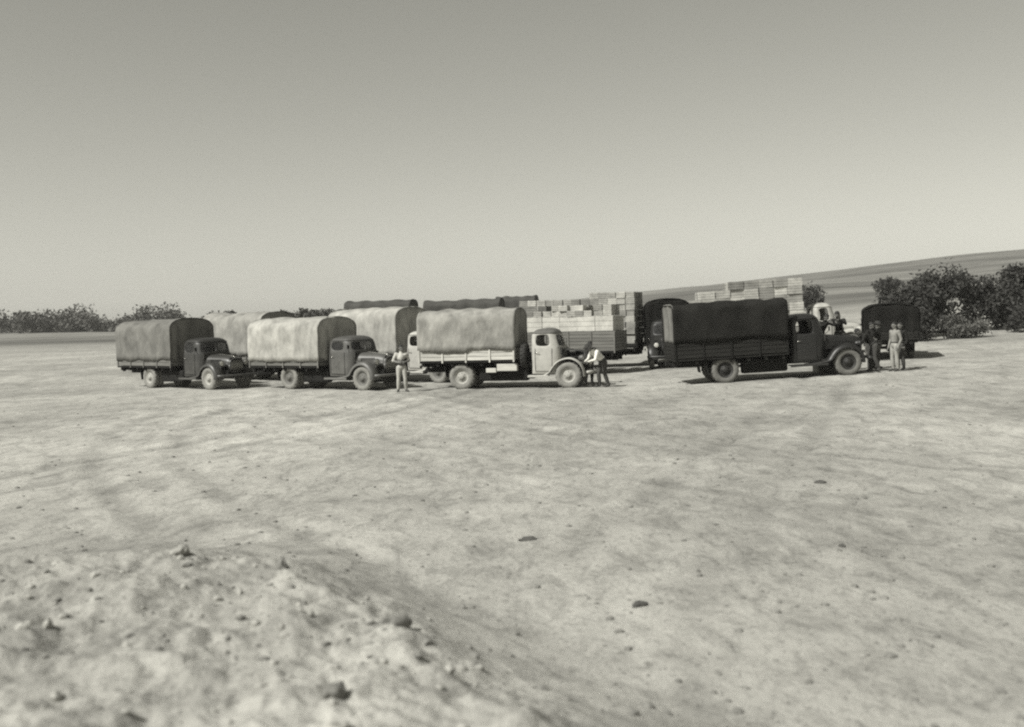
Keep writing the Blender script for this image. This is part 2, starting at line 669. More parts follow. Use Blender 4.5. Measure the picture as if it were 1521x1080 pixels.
def make_canvas(parent, x0, x1, w, zb, zt, kind, shoulder=0.42, p=2.5, seed=0, front=True, rear=True, ropes=False,
                sag=0.05, over=0.0, hoops=4, rear_lit_kind=None):
    m = CANVAS[kind]
    zs = zt - shoulder
    out_ = canvas_outline(w, zb, zs, zt, p)
    nx = int((x1 - x0) / 0.09)
    rings = []
    span = (x1 - x0) / hoops
    hr = random.Random(seed)
    hz_ = [hr.uniform(-0.05, 0.02) for _ in range(hoops + 1)]
    cx, cz = 0.0, (zb + zs) / 2
    for i in range(nx + 1):
        x = x0 + (x1 - x0) * i / nx
        sg = math.sin(math.pi * ((x - x0) / span % 1.0)) ** 2
        ring = []
        for j, (y, z) in enumerate(out_):
            t = (z - zb) / (zt - zb)
            nsl = float(fbm(x * 1.1 + seed * 7.7, j * 0.22 + seed, 3))
            nf = float(vnoise(x * 3.6 + seed * 3 + 0.5 * j, j * 0.35))
            nd = float(fbm(x * 2.6 - z * 1.9 + seed * 5.1, z * 1.1 + j * 0.05 + seed, 2))
            fold = 0.075 * nsl + 0.03 * nf * (1.2 - t) + 0.035 * nd
            yy = y * (1 - 0.025 * sg * (1 if z > zs * 0.9 else 0.5)) + math.copysign(fold, y) * (1 if abs(y) > 0.3 else 0)
            hq = min(hoops - 1e-6, max(0, (x - x0) / span))
            hh = hz_[int(hq)] * (1 - hq % 1) + hz_[int(hq) + 1] * (hq % 1)
            zz = z - sag * sg * (t ** 3) + 0.05 * nsl * (t ** 2) + hh * t ** 2
            if j in (0, len(out_) - 1):
                zz += 0.10 * float(vnoise(x * 1.7 + seed, j + seed)) + 0.02 * sg - over * (1 if int(x * 0.55 + seed) % 2 else 0)
            ring.append((x + 0.01 * nsl, yy, zz))
        rings.append(ring)
    mb = MB()
    mb.loft(rings, closed=False)
    c = mb.build("canvas", m, parent, smooth=True, solid=0.012)
    # end curtains
    for on, xe, nm, sgn in ((front, x1 - 0.03, "front_curtain", 1), (rear, x0 + 0.03, "rear_curtain", -1)):
        if not on:
            continue
        g = MB()
        cols = []
        ny = 34
        for j in range(ny + 1):
            y = -w * 0.985 + 2 * w * 0.985 * j / ny
            zt_ = arch_z(y, w, zs, zt, p) - 0.02
            col = []
            for k in range(13):
                t = k / 12
                z = zt_ + (zb + 0.02 - zt_) * t
                fx = 0.045 * math.sin(y * 9 + seed + 1.3 * math.sin(y * 4 + seed)) * (0.25 + 0.75 * t) + 0.05 * float(fbm(y * 2 + seed, z * 1.5, 3))
                col.append((xe + sgn * (fx * (1 if abs(y) < w * 0.93 else 0.25) - 0.02), y, z))
            cols.append(col)
        g.loft(cols, closed=False)
        g.build(nm, CANVAS[rear_lit_kind] if (rear_lit_kind and sgn < 0) else m, c, smooth=True, solid=0.012)
    if ropes:
        for k in range(hoops + 1):
            x = x0 + 0.06 + (x1 - x0 - 0.12) * k / hoops
            rp = MB()
            path = []
            for (y, z) in out_:
                path.append((x + 0.03 * math.sin(z * 3 + k), y * 1.016, z + 0.022 if z > zs else z))
            path[0] = (x + 0.02, -w * 1.01, zb - 0.12)
            rp.tube(path, 0.009, 5)
            rp.build("rope", M_ROPE, c, smooth=True)
    return c


def make_cab(parent, xr, xf, paint, roof_paint, zr=2.2, wide=0.86, glass_side=False, name="cab"):
    """rounded pressed-steel cab, rings stacked from sill to roof; window openings left in the rings"""
    L = xf - xr
    half = [(xr, 0.0), (xr, -0.35), (xr, -0.64), (xr + 0.03, -0.80), (xr + 0.10, -0.86), (xr + 0.16, -0.87),
            (xr + 0.20, -0.87), (xr + 0.42 * L, -0.87), (xr + 0.62 * L, -0.865), (xr + 0.70 * L, -0.855), (xr + 0.80 * L, -0.82),
            (xr + 0.90 * L, -0.72), (xr + 0.945 * L, -0.62), (xr + 0.985 * L, -0.34), (xr + L, -0.05)]
    ring0 = half + [(x, -y) for x, y in reversed(half[1:])]
    n = len(ring0)
    zl = [0.52, 0.56, 0.85, 1.2, 1.44, 1.50, 1.55, 1.75, zr - 0.24, zr - 0.19, zr - 0.13, zr - 0.07, zr - 0.025, zr]
    sc = [0.97, 1.0, 1.02, 1.02, 1.0, 0.985, 0.975, 0.955, 0.93, 0.92, 0.87, 0.75, 0.52, 0.2]
    kw = wide / 0.87
    cxm = xr + 0.5 * L

    def ring(z, s):
        lean = max(0.0, z - 1.5)
        res = []
        for x, y in ring0:
            fx = (x - xr) / L
            xx = x - 0.30 * lean * max(0, fx - 0.45) / 0.55
            roof_s = s if z > zr - 0.2 else 1.0
            xx = cxm + (xx - cxm) * (roof_s if z > zr - 0.2 else 1)
            res.append((xx, y * s * kw, z))
        return res
    rings = [ring(z, s) for z, s in zip(zl, sc)]
    nh = len(half)

    def skip(i, j):
        jj = j if j < nh - 1 else (n - 1 - j)
        if 6 <= i <= 7:                     # window band
            if jj in (6, 7):                # door window
                return True
            if jj in (11, 12, 13):          # windscreen halves
                return True
            if jj == 0 and i == 7:
                return True                 # rear light
        return False
    body = MB()
    body.loft(rings[:10], closed=True, cap=False, skip=skip)
    cab = body.build(name, paint, parent, smooth=True, solid=0.03, subsurf=1)
    roof = MB()
    top = [[(x, y, z + 0.004) for x, y, z in r] for r in rings[9:]]
    roof.loft(top, closed=True, cap=False)
    b0 = len(roof.v) - n
    roof.f.append(tuple(b0 + j for j in range(n)))
    roof.build("roof", roof_paint, cab, smooth=True, subsurf=1)
    # gutter line
    gt = MB()
    pts = [(x * 1.0, y * 1.015, z + 0.01) for x, y, z in rings[9]]
    gt.tube(pts + [pts[0]], 0.014, 5)
    gt.build("rain_gutter", roof_paint, cab, smooth=True)

    def pane(js, i0, i1, inset, nm="window_pane"):
        for mirror in (False, True):
            g = MB()
            rr = []
            for i in range(i0, i1 + 1):
                row = []
                for j in js:
                    jx = j if not mirror else (n - j) % n
                    x, y, z = rings[i][jx]
                    row.append((x - (inset if nm == "windscreen_pane" else 0), y * (1 - inset * 0.6 if nm != "windscreen_pane" else 1), z))
                rr.append(row)
            g.loft(rr, closed=False)
            g.build(nm, glass_mat(), cab, solid=0.006)
    pane((11, 12, 13, 14), 6, 8, 0.02, "windscreen_pane")
    if glass_side:
        pane((6, 7, 8), 6, 8, 0.04)
    # door seam, hinge line and handle
    for s in (-1, 1):
        d = MB()
        yo = s * 0.892 * kw
        d.tube([(xr + 0.17, yo, 0.66), (xr + 0.17, yo, 1.47)], 0.007, 5)
        d.tube([(xr + 0.68 * L, yo * 0.985, 0.62), (xr + 0.68 * L, yo * 0.985, 1.47)], 0.007, 5)
        d.tube([(xr + 0.17, yo, 0.64), (xr + 0.68 * L, yo * 0.985, 0.62)], 0.007, 5)
        d.build("door_seam", M_CHASSIS, cab, smooth=True)
        h = MB()
        h.tube([(xr + 0.20, yo * 1.0, 1.30), (xr + 0.21, yo * 1.035, 1.30), (xr + 0.33, yo * 1.035, 1.295)], 0.012, 6)
        h.build("door_handle", M_CHROME, cab, smooth=True)
    it = MB()
    it.box((xr + 0.30, 0, 0.95), (0.42, 1.5, 0.16))
    it.box((xr + 0.13, 0, 1.25), (0.13, 1.5, 0.5), Matrix.Rotation(R(-8), 3, 'Y'))
    it.build("seat", M_SEAT, cab, bevel=0.03)
    fl = MB()
    fl.box((xr + L * 0.5, 0, 0.60), (L * 0.9, 1.55, 0.05))
    fl.box((xf - 0.10, 0, 1.36), (0.14, 1.35, 0.22))
    fl.build("floor_and_dash", M_SEAT, cab)
    sw = MB()
    cpt = Vector((xf - 0.38, -0.38, 1.36))
    nrm = Vector((-0.75, 0, 0.66)).normalized()
    u_ = nrm.cross(Vector((0, 1, 0))).normalized()
    pts = [cpt + (Vector((0, 1, 0)) * math.cos(a) + u_ * math.sin(a)) * 0.21 for a in [2 * math.pi * k / 18 for k in range(19)]]
    sw.tube(pts, 0.014, 6)
    sw.tube([cpt, cpt - nrm * 0.5], 0.02, 6)
    sw.build("steering_wheel", M_SEAT, cab, smooth=True)
    for s in (-1, 1):
        w = MB()
        yy = s * 0.30
        w.tube([(xf - 0.01, yy, 1.5), (xf - 0.03, yy + s * 0.05, 1.62), (xf - 0.045, yy + s * 0.2, 1.78)], 0.008, 5)
        w.build("wiper", M_CHASSIS, cab)
    return cab


def make_nose(parent, xa, xb, paint, zt=1.45, style=0, open_side=False):
    """bonnet tapering to the radiator, with grille, louvres and badge bar"""
    secs = []
    ns = 9
    for i in range(ns):
        t = i / (ns - 1)
        x = xa + (xb - xa) * t
        w = 0.60 + (0.36 - 0.60) * t ** 0.9
        top = zt - 0.10 * t - 0.05 * max(0, t - 0.85) / 0.15
        zb = 0.92
        ring = []
        m = 14
        for k in range(m + 1):
            a = math.pi - math.pi * k / m
            c, s = math.cos(a), math.sin(a)
            ring.append((x, w * math.copysign(abs(c) ** 0.72, c), (top - 0.30) + 0.30 * abs(s) ** 0.8))
        ring = [(x, -w, zb), (x, -w * 1.005, zb + 0.16)] + ring + [(x, w * 1.005, zb + 0.16), (x, w, zb)]
        secs.append(ring)
    mb = MB()

    def skip(i, j):
        return open_side and 1 <= i <= 6 and (j <= 5 or j >= 12)
    mb.loft(secs, closed=False, skip=skip)
    bon = mb.build("bonnet", paint, parent, smooth=True, solid=0.02, subsurf=1)
    if not open_side:
        for s in (-1, 1):
            for k in range(9):
                lv = MB()
                t = 0.22 + 0.055 * k
                x = xa + (xb - xa) * t
                w = 0.60 + (0.36 - 0.60) * t ** 0.9
                lv.box((x, s * (w + 0.004), 1.14), (0.022, 0.022, 0.20), Matrix.Rotation(s * R(18), 3, 'Z'))
                lv.build("louvre", paint, bon)
    else:
        eng = MB()
        eng.box((xa + 0.45 * (xb - xa), 0, 0.98), (0.62, 0.36, 0.34))
        eng.box((xa + 0.45 * (xb - xa), 0, 1.19), (0.56, 0.24, 0.10))
        eng.tube([(xa + 0.2, -0.22, 1.1), (xa + 0.7, -0.22, 1.1)], 0.045, 8)
        eng.tube([(xa + 0.2, -0.2, 1.08), (xa + 0.12, -0.24, 0.8)], 0.035, 8)
        eng.ball((xa + 0.5, 0.1, 1.28), (0.1, 0.1, 0.09))
        eng.build("engine", M_CHASSIS, parent, bevel=0.012)
    # crease strip
    st = MB()
    st.tube([(s_[9][0], s_[9][1], s_[9][2] + 0.008) for s_ in secs], 0.009, 5)
    st.build("centre_strip", M_CHROME if style == 0 else paint, bon, smooth=True)
    # radiator shell + grille
    g = MB()
    last = secs[-1]
    rings = []
    for t, s_ in ((0, 1.0), (0.04, 0.99), (0.075, 0.93), (0.085, 0.86)):
        ring = []
        for x, y, z in last:
            ring.append((xb + t, y * s_, 1.05 + (z - 1.05) * s_))
        low = [(xb + t, 0.30 * s_, 1.05 - 0.36 * s_), (xb + t, -0.30 * s_, 1.05 - 0.36 * s_)]
        rings.append(ring + low)
    g.loft(rings, closed=True, cap=False)
    rad = g.build("radiator_shell", paint, parent, smooth=True)
    bk = MB()
    bk.box((xb + 0.03, 0, 1.0), (0.03, 0.60, 0.58))
    bk.build("radiator_core", M_CHASSIS, rad)
    for k in range(11):
        y = -0.27 + 0.054 * k
        b = MB()
        hh = 0.26 - 0.35 * y * y * 3
        b.tube([(xb + 0.065, y, 0.74), (xb + 0.095, y, 1.0), (xb + 0.07, y, 1.02 + hh * 0.8)], 0.010, 5)
        b.build("grille_bar", M_CHROME if style == 0 else M_CHASSIS, rad, smooth=True)
    return bon


def make_fender(parent, s, paint, xfoot, rad, wide=0.86, skirt=0.13):
    path = []
    rr = rad + 0.13
    cz = rad + 0.02
    for a in range(-8, 100, 9):
        path.append((rr * 0.98 * math.cos(R(a)), cz + rr * math.sin(R(a)), a))
    top = path[-1]
    tail = [(-0.22, cz + rr * 0.94, 110), (-0.40, cz + rr * 0.80, 125), (-0.55, cz + rr * 0.56, 140),
            (-0.66, cz + rr * 0.26, 160), (-0.74, 0.55, 165), (xfoot, 0.50, 90)]
    path += tail
    rings = []
    yi, yo = 0.50, 1.0
    for k, (x, z, a) in enumerate(path):
        nx, nz = math.cos(R(a)), math.sin(R(a))
        prof = [(yi, -0.06), (yi + 0.12, 0.0), (yi + 0.28, 0.035), (yi + 0.42, 0.015), (yo - 0.02, -0.3 * skirt), (yo, -skirt)]
        if k == len(path) - 1:
            prof = [(yi, 0), (yi + 0.12, 0), (yi + 0.28, 0), (yi + 0.42, 0), (yo - 0.02, 0), (yo, -0.05)]
        rings.append([(x + nx * d, s * y * wide / 0.86, z + nz * d) for y, d in prof])
    mb = MB()
    mb.loft(rings, closed=False)
    return mb.build("fender", paint, parent, smooth=True, solid=0.018, subsurf=1)


def headlight(parent, x, y, z, bowl_m, tilt=0.0):
    b = MB()
    n = 18
    prof = [(0.012, -0.17), (0.06, -0.16), (0.095, -0.11), (0.115, -0.04), (0.122, 0.0), (0.128, 0.008), (0.118, 0.018)]
    b.loft([[(x + dx, y + r_ * math.cos(2 * math.pi * k / n), z + r_ * math.sin(2 * math.pi * k / n)) for k in range(n)]
            for r_, dx in prof], cap=False)
    o = b.build("headlight", bowl_m, parent, smooth=True)
    g = MB()
    g.loft([[(x + dx, y + r_ * math.cos(2 * math.pi * k / n), z + r_ * math.sin(2 * math.pi * k / n)) for k in range(n)]
            for r_, dx in ((0.116, 0.012), (0.08, 0.03), (0.02, 0.036))], cap=True)
    g.build("lens", M_LENS, o, smooth=True)
    st = MB()
    st.tube([(x - 0.06, y, z - 0.10), (x - 0.07, y, z - 0.30)], 0.02, 6)
    st.build("stalk", bowl_m, o, smooth=True)


def make_truck(label, near, theta, wb=4.0, cab=(-1.5, -0.45), zr=2.2, bed=(-5.6, -2.0), bed_z=(1.08, 1.5), board="pale",
               paint=None, roof=None, canvas=None, tyre=(M_TYRE, M_RIM_G, "std"), rad=0.475, wide=1.05, open_side=False,
               spare=False, shade_boxes=True, flip=False, scale=1.0, group="trucks parked in the yard", glass_side=False,
               chrome=0, detail=True, name="truck", lean=0.0, lamp_m=None, toolbox=None, nose=None):
    """x forward, origin on the ground under the front axle; near = ground point of the camera-side front wheel"""
    rz = -R(theta)
    ys = 0.82 * scale * (1 if not flip else -1)
    ox = near[0] + ys * math.sin(R(theta))
    oy = near[1] + ys * math.cos(R(theta))
    z0 = float(base_h(ox, oy))
    bx, by = ox - wb * math.cos(R(theta)), oy + wb * math.sin(R(theta))
    z1 = float(base_h(bx, by))
    t = empty(name, (ox, oy, z0 - 0.012))
    t.rotation_euler = (R(lean), math.atan2(z1 - z0, wb), rz)
    t.scale = (scale,) * 3
    tag(t, label, "truck", group)
    paint = paint or M_DARKPAINT
    roof = roof or paint
    bm_ = {"pale": M_WOOD_PALE, "grey": M_WOOD_GREY, "dark": M_WOOD_DARK}[board]
    tm, rm, key = tyre
    # chassis
    ch = MB()
    for s in (-1, 1):
        ch.box(((bed[0] + 0.55) / 2 + 0.1, s * 0.40, 0.72), (0.75 - bed[0] - 0.1, 0.07, 0.17))
    for x in np.linspace(bed[0] + 0.3, 0.3, 6):
        ch.box((x, 0, 0.71), (0.08, 0.78, 0.10))
    ch.tube([(0, -0.78, rad), (0, 0.78, rad)], 0.05, 8)
    ch.tube([(-wb, -0.78, rad), (-wb, 0.78, rad)], 0.065, 8)
    ch.ball((-wb, 0, rad), (0.2, 0.19, 0.18))
    ch.tube([(-0.6, 0, 0.66), (-wb + 0.1, 0, rad + 0.02)], 0.045, 8)
    for x in (0, -wb):
        for s in (-1, 1):
            ch.tube([(x - 0.55, s * 0.5, 0.62), (x - 0.25, s * 0.5, 0.56), (x, s * 0.5, 0.55), (x + 0.25, s * 0.5, 0.56), (x + 0.55, s * 0.5, 0.62)], 0.035, 6)
    ch.build("chassis", M_CHASSIS, t)
    for s in (-1, 1):
        add_wheel(t, 0, s * 0.82, rad, tm, rm, key, s)
        add_wheel(t, -wb, s * 0.84, rad, tm, rm, key, s)
        add_wheel(t, -wb, s * 0.58, rad, tm, rm, key, s)
    # cab, bonnet, wings
    make_cab(t, cab[0], cab[1], paint, roof, zr, 0.86, glass_side)
    make_nose(t, cab[1] - 0.06, 0.62, nose or paint, style=chrome, open_side=open_side)
    for s in (-1, 1):
        make_fender(t, s, paint, cab[0] + 0.45 if detail else -0.9, rad, skirt=0.02 if open_side else 0.13)
        rb = MB()
        rb.box(((cab[0] - 0.1 - 0.72) / 2, s * 0.84, 0.475), (-0.72 - cab[0] + 0.1, 0.34, 0.035))
        rb.box(((cab[0] - 0.1 - 0.72) / 2, s * 1.005, 0.455), (-0.72 - cab[0] + 0.1, 0.015, 0.07))
        rb.build("running_board", paint, t, bevel=0.008)
        headlight(t, 0.50, s * 0.60, 1.08, lamp_m or paint)
    bp = MB()
    bp.tube([(0.72, -1.0, 0.58), (0.84, -0.8, 0.58), (0.88, -0.4, 0.58), (0.88, 0.4, 0.58), (0.84, 0.8, 0.58), (0.72, 1.0, 0.58)], 0.055, 8)
    bp.build("bumper", paint, t, smooth=True)
    mr = MB()
    mr.tube([(cab[1] - 0.15, -0.86, 1.45), (cab[1] - 0.02, -1.05, 1.62)], 0.010, 5)
    mr.box((cab[1] - 0.02, -1.06, 1.68), (0.02, 0.10, 0.15))
    mr.build("mirror", M_CHASSIS, t)
    # load bed
    x0, x1 = bed
    zb, zt = bed_z
    fl = MB()
    fl.box(((x0 + x1) / 2, 0, zb - 0.045), (x1 - x0, wide * 2 - 0.02, 0.07))
    for x in np.linspace(x0 + 0.15, x1 - 0.15, 7):
        fl.box((x, 0, zb - 0.145), (0.09, wide * 2 - 0.1, 0.13))
    for s in (-1, 1):
        fl.box(((x0 + x1) / 2, s * 0.40, zb - 0.20), (x1 - x0, 0.08, 0.10))
    bedo = fl.build("load_bed", M_WOOD_DARK if board == "dark" else M_CHASSIS, t)
    nb = max(1, int(round((zt - zb) / 0.145)))
    ph = (zt - zb) / nb
    for s in (-1, 1):
        for half in (0, 1):
            xa = x0 + (x1 - x0) * (0.5 * half)
            xb_ = x0 + (x1 - x0) * (0.5 * half + 0.5)
            for k in range(nb):
                pk = MB()
                pk.box(((xa + xb_) / 2, s * (wide + random.uniform(-0.004, 0.004)), zb + ph * (k + 0.5)), (xb_ - xa - 0.05, 0.032, ph - 0.014))
                pk.build("side_plank", bm_, bedo, bevel=0.004)
        for x in np.linspace(x0 + 0.02, x1 - 0.02, 5):
            ps = MB()
            ps.box((x, s * (wide + 0.035), (zb + zt) / 2 - 0.03), (0.055, 0.03, zt - zb + 0.1))
            ps.build("stanchion", M_CHASSIS if board == "dark" else bm_, bedo)
    for k in range(nb):
        pk = MB()
        pk.box((x0 - 0.0, 0, zb + ph * (k + 0.5)), (0.032, wide * 2 - 0.06, ph - 0.014))
        pk.build("tail_plank", bm_, bedo, bevel=0.004)
    for k in range(nb + (3 if canvas is None else 0)):
        pk = MB()
        pk.box((x1, 0, zb + ph * (k + 0.5)), (0.032, wide * 2 - 0.06, ph - 0.014))
        pk.build("head_plank", bm_, bedo, bevel=0.004)
    for s in (-1, 1):
        fp = MB()
        fp.box((-wb - 0.02, s * 0.72, zb - 0.12), (1.15, 0.5, 0.02))
        fp.box((-wb - 0.62, s * 0.72, zb - 0.36), (0.02, 0.46, 0.5), Matrix.Rotation(R(-8), 3, 'Y'))
        fp.build("mudguard", M_CHASSIS, t)
    if shade_boxes:  # low black boxes added to deepen the shade seen beneath the truck
        xa_, xb_ = -wb + 0.62, cab[0] - 0.12
        for s, cut in ((-1, 0.0), (1, 0.35)):
            fk = MB()
            fk.box(((xa_ + xb_) / 2 + cut / 2, s * 0.60, 0.54), (xb_ - xa_ - cut, 0.30, 0.50))
            fk.build("underslung_shade_box", M_CHASSIS, t, bevel=0.07)
    if toolbox:
        tb = MB()
        for (xc, zc, lx, lz) in toolbox:
            tb.box((xc, -0.86, zc), (lx, 0.30, lz))
        tb.build("side_locker", M_WOOD_PALE, t, bevel=0.012)
    tl = MB()
    tl.box((x0 - 0.03, -0.75, zb - 0.22), (0.04, 0.14, 0.10))
    tl.build("tail_lamp", M_CHASSIS, t)
    tl = MB()
    tl.box((x0 - 0.03, 0.72, zb - 0.22), (0.03, 0.36, 0.14))
    tl.build("number_plate", M_CHASSIS, t)
    if spare:
        add_wheel(t, cab[0] - 0.26, -0.62, rad, M_TYRE_K, M_RIM_K, "spare", -1, "spare_wheel", ((0, R(4), R(90)), 1.22))
    if canvas:
        kw = dict(canvas)
        make_canvas(t, x0 - 0.03, x1 + 0.05, wide + 0.05, **kw)
    return t


LT = (M_TYRE, M_RIM_L, "pale")
ST = (M_TYRE, M_RIM_G, "std")
DT = (M_TYRE_D, M_RIM_K, "dark")

truck_a = make_truck("dark cab truck with dull grey canvas, leftmost of the front row", (-12.4, 42.1), 38, wb=4.2,
                     cab=(-1.85, -0.55), zr=2.15, bed=(-6.4, -2.35), bed_z=(0.98, 1.30), board="grey", paint=M_DARKPAINT, tyre=LT,
                     canvas=dict(zb=1.22, zt=3.0, kind="dull", seed=3, shoulder=0.5), glass_side=True)
truck_b = make_truck("dark grey truck with the brightest canvas, standing man at its bumper", (-5.65, 38.96), 34, wb=3.9,
                     cab=(-1.80, -0.5), zr=2.1, bed=(-6.0, -2.1), bed_z=(0.95, 1.22), board="grey", paint=M_GREYPAINT, tyre=ST,
                     canvas=dict(zb=1.14, zt=2.9, kind="pale", seed=8, shoulder=0.55), glass_side=True)
truck_c = make_truck("pale cab truck with its bonnet side open and pale wooden dropsides", (2.04, 37.2), 13, wb=4.0,
                     cab=(-1.38, -0.22), zr=2.2, bed=(-5.6, -1.95), bed_z=(1.08, 1.50), board="pale", paint=M_PALEPAINT, roof=M_ROOFGREY,
                     tyre=LT, canvas=dict(zb=1.46, zt=3.02, kind="grey", seed=14, over=0.07, shoulder=0.5), open_side=True, spare=True,
                     toolbox=[(-2.25, 0.80, 0.75, 0.26), (-2.85, 0.70, 0.38, 0.16)], lamp_m=M_GREYPAINT, nose=M_DARKPAINT)
truck_d = make_truck("black truck under dark canvas with men leaning over its bonnet", (11.7, 35.7), -1, wb=4.3,
                     cab=(-1.95, -0.65), zr=2.25, bed=(-6.05, -2.12), bed_z=(0.95, 1.50), board="dark", paint=M_BLACKPAINT,
                     tyre=DT, canvas=dict(zb=1.48, zt=2.88, kind="dark", seed=21, shoulder=0.32, p=3.4, rear_lit_kind="dull"), glass_side=False, chrome=1)  # paler rear curtain stands in for sunlight on the dark canvas
truck_e = make_truck("pale cab truck under a tall bright canvas, hidden behind the standing man", (-3.0, 42.2), 35, wb=3.9,
                     cab=(-1.75, -0.5), zr=2.2, bed=(-6.0, -2.1), bed_z=(0.98, 1.25), board="grey", paint=M_PALEPAINT, tyre=ST,
                     canvas=dict(zb=1.15, zt=3.25, kind="pale", seed=31, shoulder=0.6, front=True))
truck_f = make_truck("canvas covered truck showing only between the two leftmost trucks", (-9.6, 46.0), 35, wb=4.0,
                     cab=(-1.75, -0.5), bed=(-6.2, -2.1), bed_z=(0.98, 1.25), board="grey", paint=M_DARKPAINT, tyre=ST,
                     canvas=dict(zb=1.15, zt=3.2, kind="grey", seed=37, shoulder=0.55))
truck_j = make_truck("dark tarpaulined truck in the gap left of the black truck", (6.35, 46.6), 97, wb=4.0,
                     bed=(-5.6, -2.1), bed_z=(1.0, 1.4), board="dark", paint=M_BLACKPAINT, tyre=DT,
                     canvas=dict(zb=1.1, zt=3.15, kind="black", seed=41, shoulder=0.5))
truck_l = make_truck("low dark covered truck behind the men at the far right", (17.9, 46.6), -72, wb=3.6,
                     cab=(-1.6, -0.5), bed=(-5.3, -2.0), bed_z=(0.95, 1.2), board="dark", paint=M_BLACKPAINT, tyre=DT, zr=2.0,
                     canvas=dict(zb=1.1, zt=2.35, kind="black", seed=47, shoulder=0.4))
for lab, near, sd, zt, bl, kd in (
        ("slate tarpaulined truck whose top shows above the bright canvas row", (-3.9, 60.0), 51, 3.7, 3.9, "slate"),
        ("slate tarpaulined truck whose long top shows above the pale-cab truck's canvas", (1.3, 64.0), 52, 3.6, 4.8, "slate"),
        ("tarpaulined truck whose short top shows left of the stacked crates", (3.6, 68.0), 53, 3.75, 2.6, "slate")):
    make_truck(lab, near, 8, wb=4.0, bed=(-2.0 - bl, -2.0), bed_z=(1.0, 1.3), board="dark", paint=M_DARKPAINT, tyre=DT,
               canvas=dict(zb=1.1, zt=zt, kind=kd, seed=sd, shoulder=0.45, ropes=False), shade_boxes=False,
               group="tarpaulined trucks in the rear row")
# loaded trucks: G and H face left, I faces right
TG, TH, TI = -160, -162, 3


def tail_place(tail, theta, blen):
    th = R(theta)
    f = Vector((math.cos(th), -math.sin(th)))
    # camera side of a truck that faces left is its left side (+y)
    return (tail[0] + f.x * blen, tail[1] + f.y * blen)


truck_g = make_truck("truck with a grey board side carrying pale crates behind the pale cab", tail_place((4.55, 44.6), TG, 6.2), TG, wb=4.0,
                     bed=(-6.2, -2.0), bed_z=(1.05, 1.92), board="grey", paint=M_GREYPAINT, tyre=DT, flip=True, wide=1.05)
truck_h = make_truck("truck carrying the tall crate stack with a shaded end", tail_place((6.0, 48.6), TH, 7.9), TH, wb=4.6,
                     bed=(-7.9, -2.0), bed_z=(1.05, 1.2), board="dark", paint=M_DARKPAINT, tyre=DT, flip=True, wide=1.1)
truck_i = make_truck("pale round cab truck loaded with crates behind the black truck", (16.0, 48.4), TI, wb=4.2,
                     cab=(-1.55, -0.45), bed=(-7.3, -2.0), bed_z=(1.0, 1.2), board="grey", paint=M_PALEPAINT, tyre=DT, scale=1.05, wide=1.1, zr=2.35)


# ------------------------------------------------------------------ crates
def crate_mesh(size, m, seed):
    rnd = random.Random(seed)
    lx, ly, lz = size
    b = MB()
    b.box((0, 0, lz / 2), (lx - 0.035, ly - 0.035, lz - 0.012))
    nb = 3
    for s in (-1, 1):
        for k in range(nb):
            h = lz / nb
            b.box((rnd.uniform(-.004, .004), s * (ly / 2 - 0.011), h * (k + 0.5)), (lx - 0.012, 0.018, h - 0.014))
            b.box((s * (lx / 2 - 0.011), 0, h * (k + 0.5)), (0.018, ly - 0.05, h - 0.014))
    for s in (-1, 1):
        b.box((s * (lx / 2 - 0.06), 0, lz - 0.005), (0.07, ly - 0.03, 0.012))
    return b.mesh("crate", m)


def crate_load(truck, x0, x1, y0, y1, z0, layers, size, mats, label, group, seed, side=-1, ends=(1,), jitter=0.028, drop=0.0,
               profile=None, tops=True, yaw=0.025):
    """crates laid in courses on a truck bed; inner crates nobody can see are left out"""
    rnd = random.Random(seed)
    lx, ly, lz = size
    nx = int(round((x1 - x0) / lx))
    ny = int(round((y1 - y0) / ly))
    lx = (x1 - x0) / nx
    ly = (y1 - y0) / ny
    meshes = [crate_mesh((lx, ly, lz), m, seed + i) for i, m in enumerate(mats)]
    bpy.context.view_layer.update()
    mw = truck.matrix_world
    for k in range(layers):
        for i in range(nx):
            top = layers if profile is None else profile(i / max(1, nx - 1))
            if k >= top:
                continue
            for j in range(ny):
                edge_side = (j == 0) if side < 0 else (j == ny - 1)
                edge_end = (i == nx - 1 and 1 in ends) or (i == 0 and -1 in ends)
                up = tops and k >= top - 1
                nxt = layers if profile is None else min(profile(max(0, i - 1) / max(1, nx - 1)), profile(min(nx - 1, i + 1) / max(1, nx - 1)))
                if not (edge_side or edge_end or up or k >= nxt):
                    continue
                if k >= top - 1 and rnd.random() < drop:
                    continue
                loc = Vector((x0 + lx * (i + 0.5) + rnd.uniform(-jitter, jitter), y0 + ly * (j + 0.5) + rnd.uniform(-jitter, jitter) * 1.6,
                              z0 + lz * k + 0.004))
                o = link("crate", rnd.choice(meshes))
                o.matrix_world = mw @ Matrix.Translation(loc) @ Matrix.Rotation(rnd.uniform(-yaw, yaw), 4, 'Z') @ Matrix.Diagonal((1, 1, 1 - rnd.uniform(0, 0.03), 1))
                ni = (i if side < 0 else nx - 1 - i)
                back = (j if side < 0 else ny - 1 - j)
                course = (", %s course down" % ORD[top - 1 - k]) if layers > 1 else ""
                if edge_side:
                    lab = "crate %s from left%s, %s" % (ORD[ni], course, label)
                else:
                    lab = "crate %s from left, %s row back%s, %s" % (ORD[ni], ORD[back], course, label)
                tag(o, lab, "crate", group)


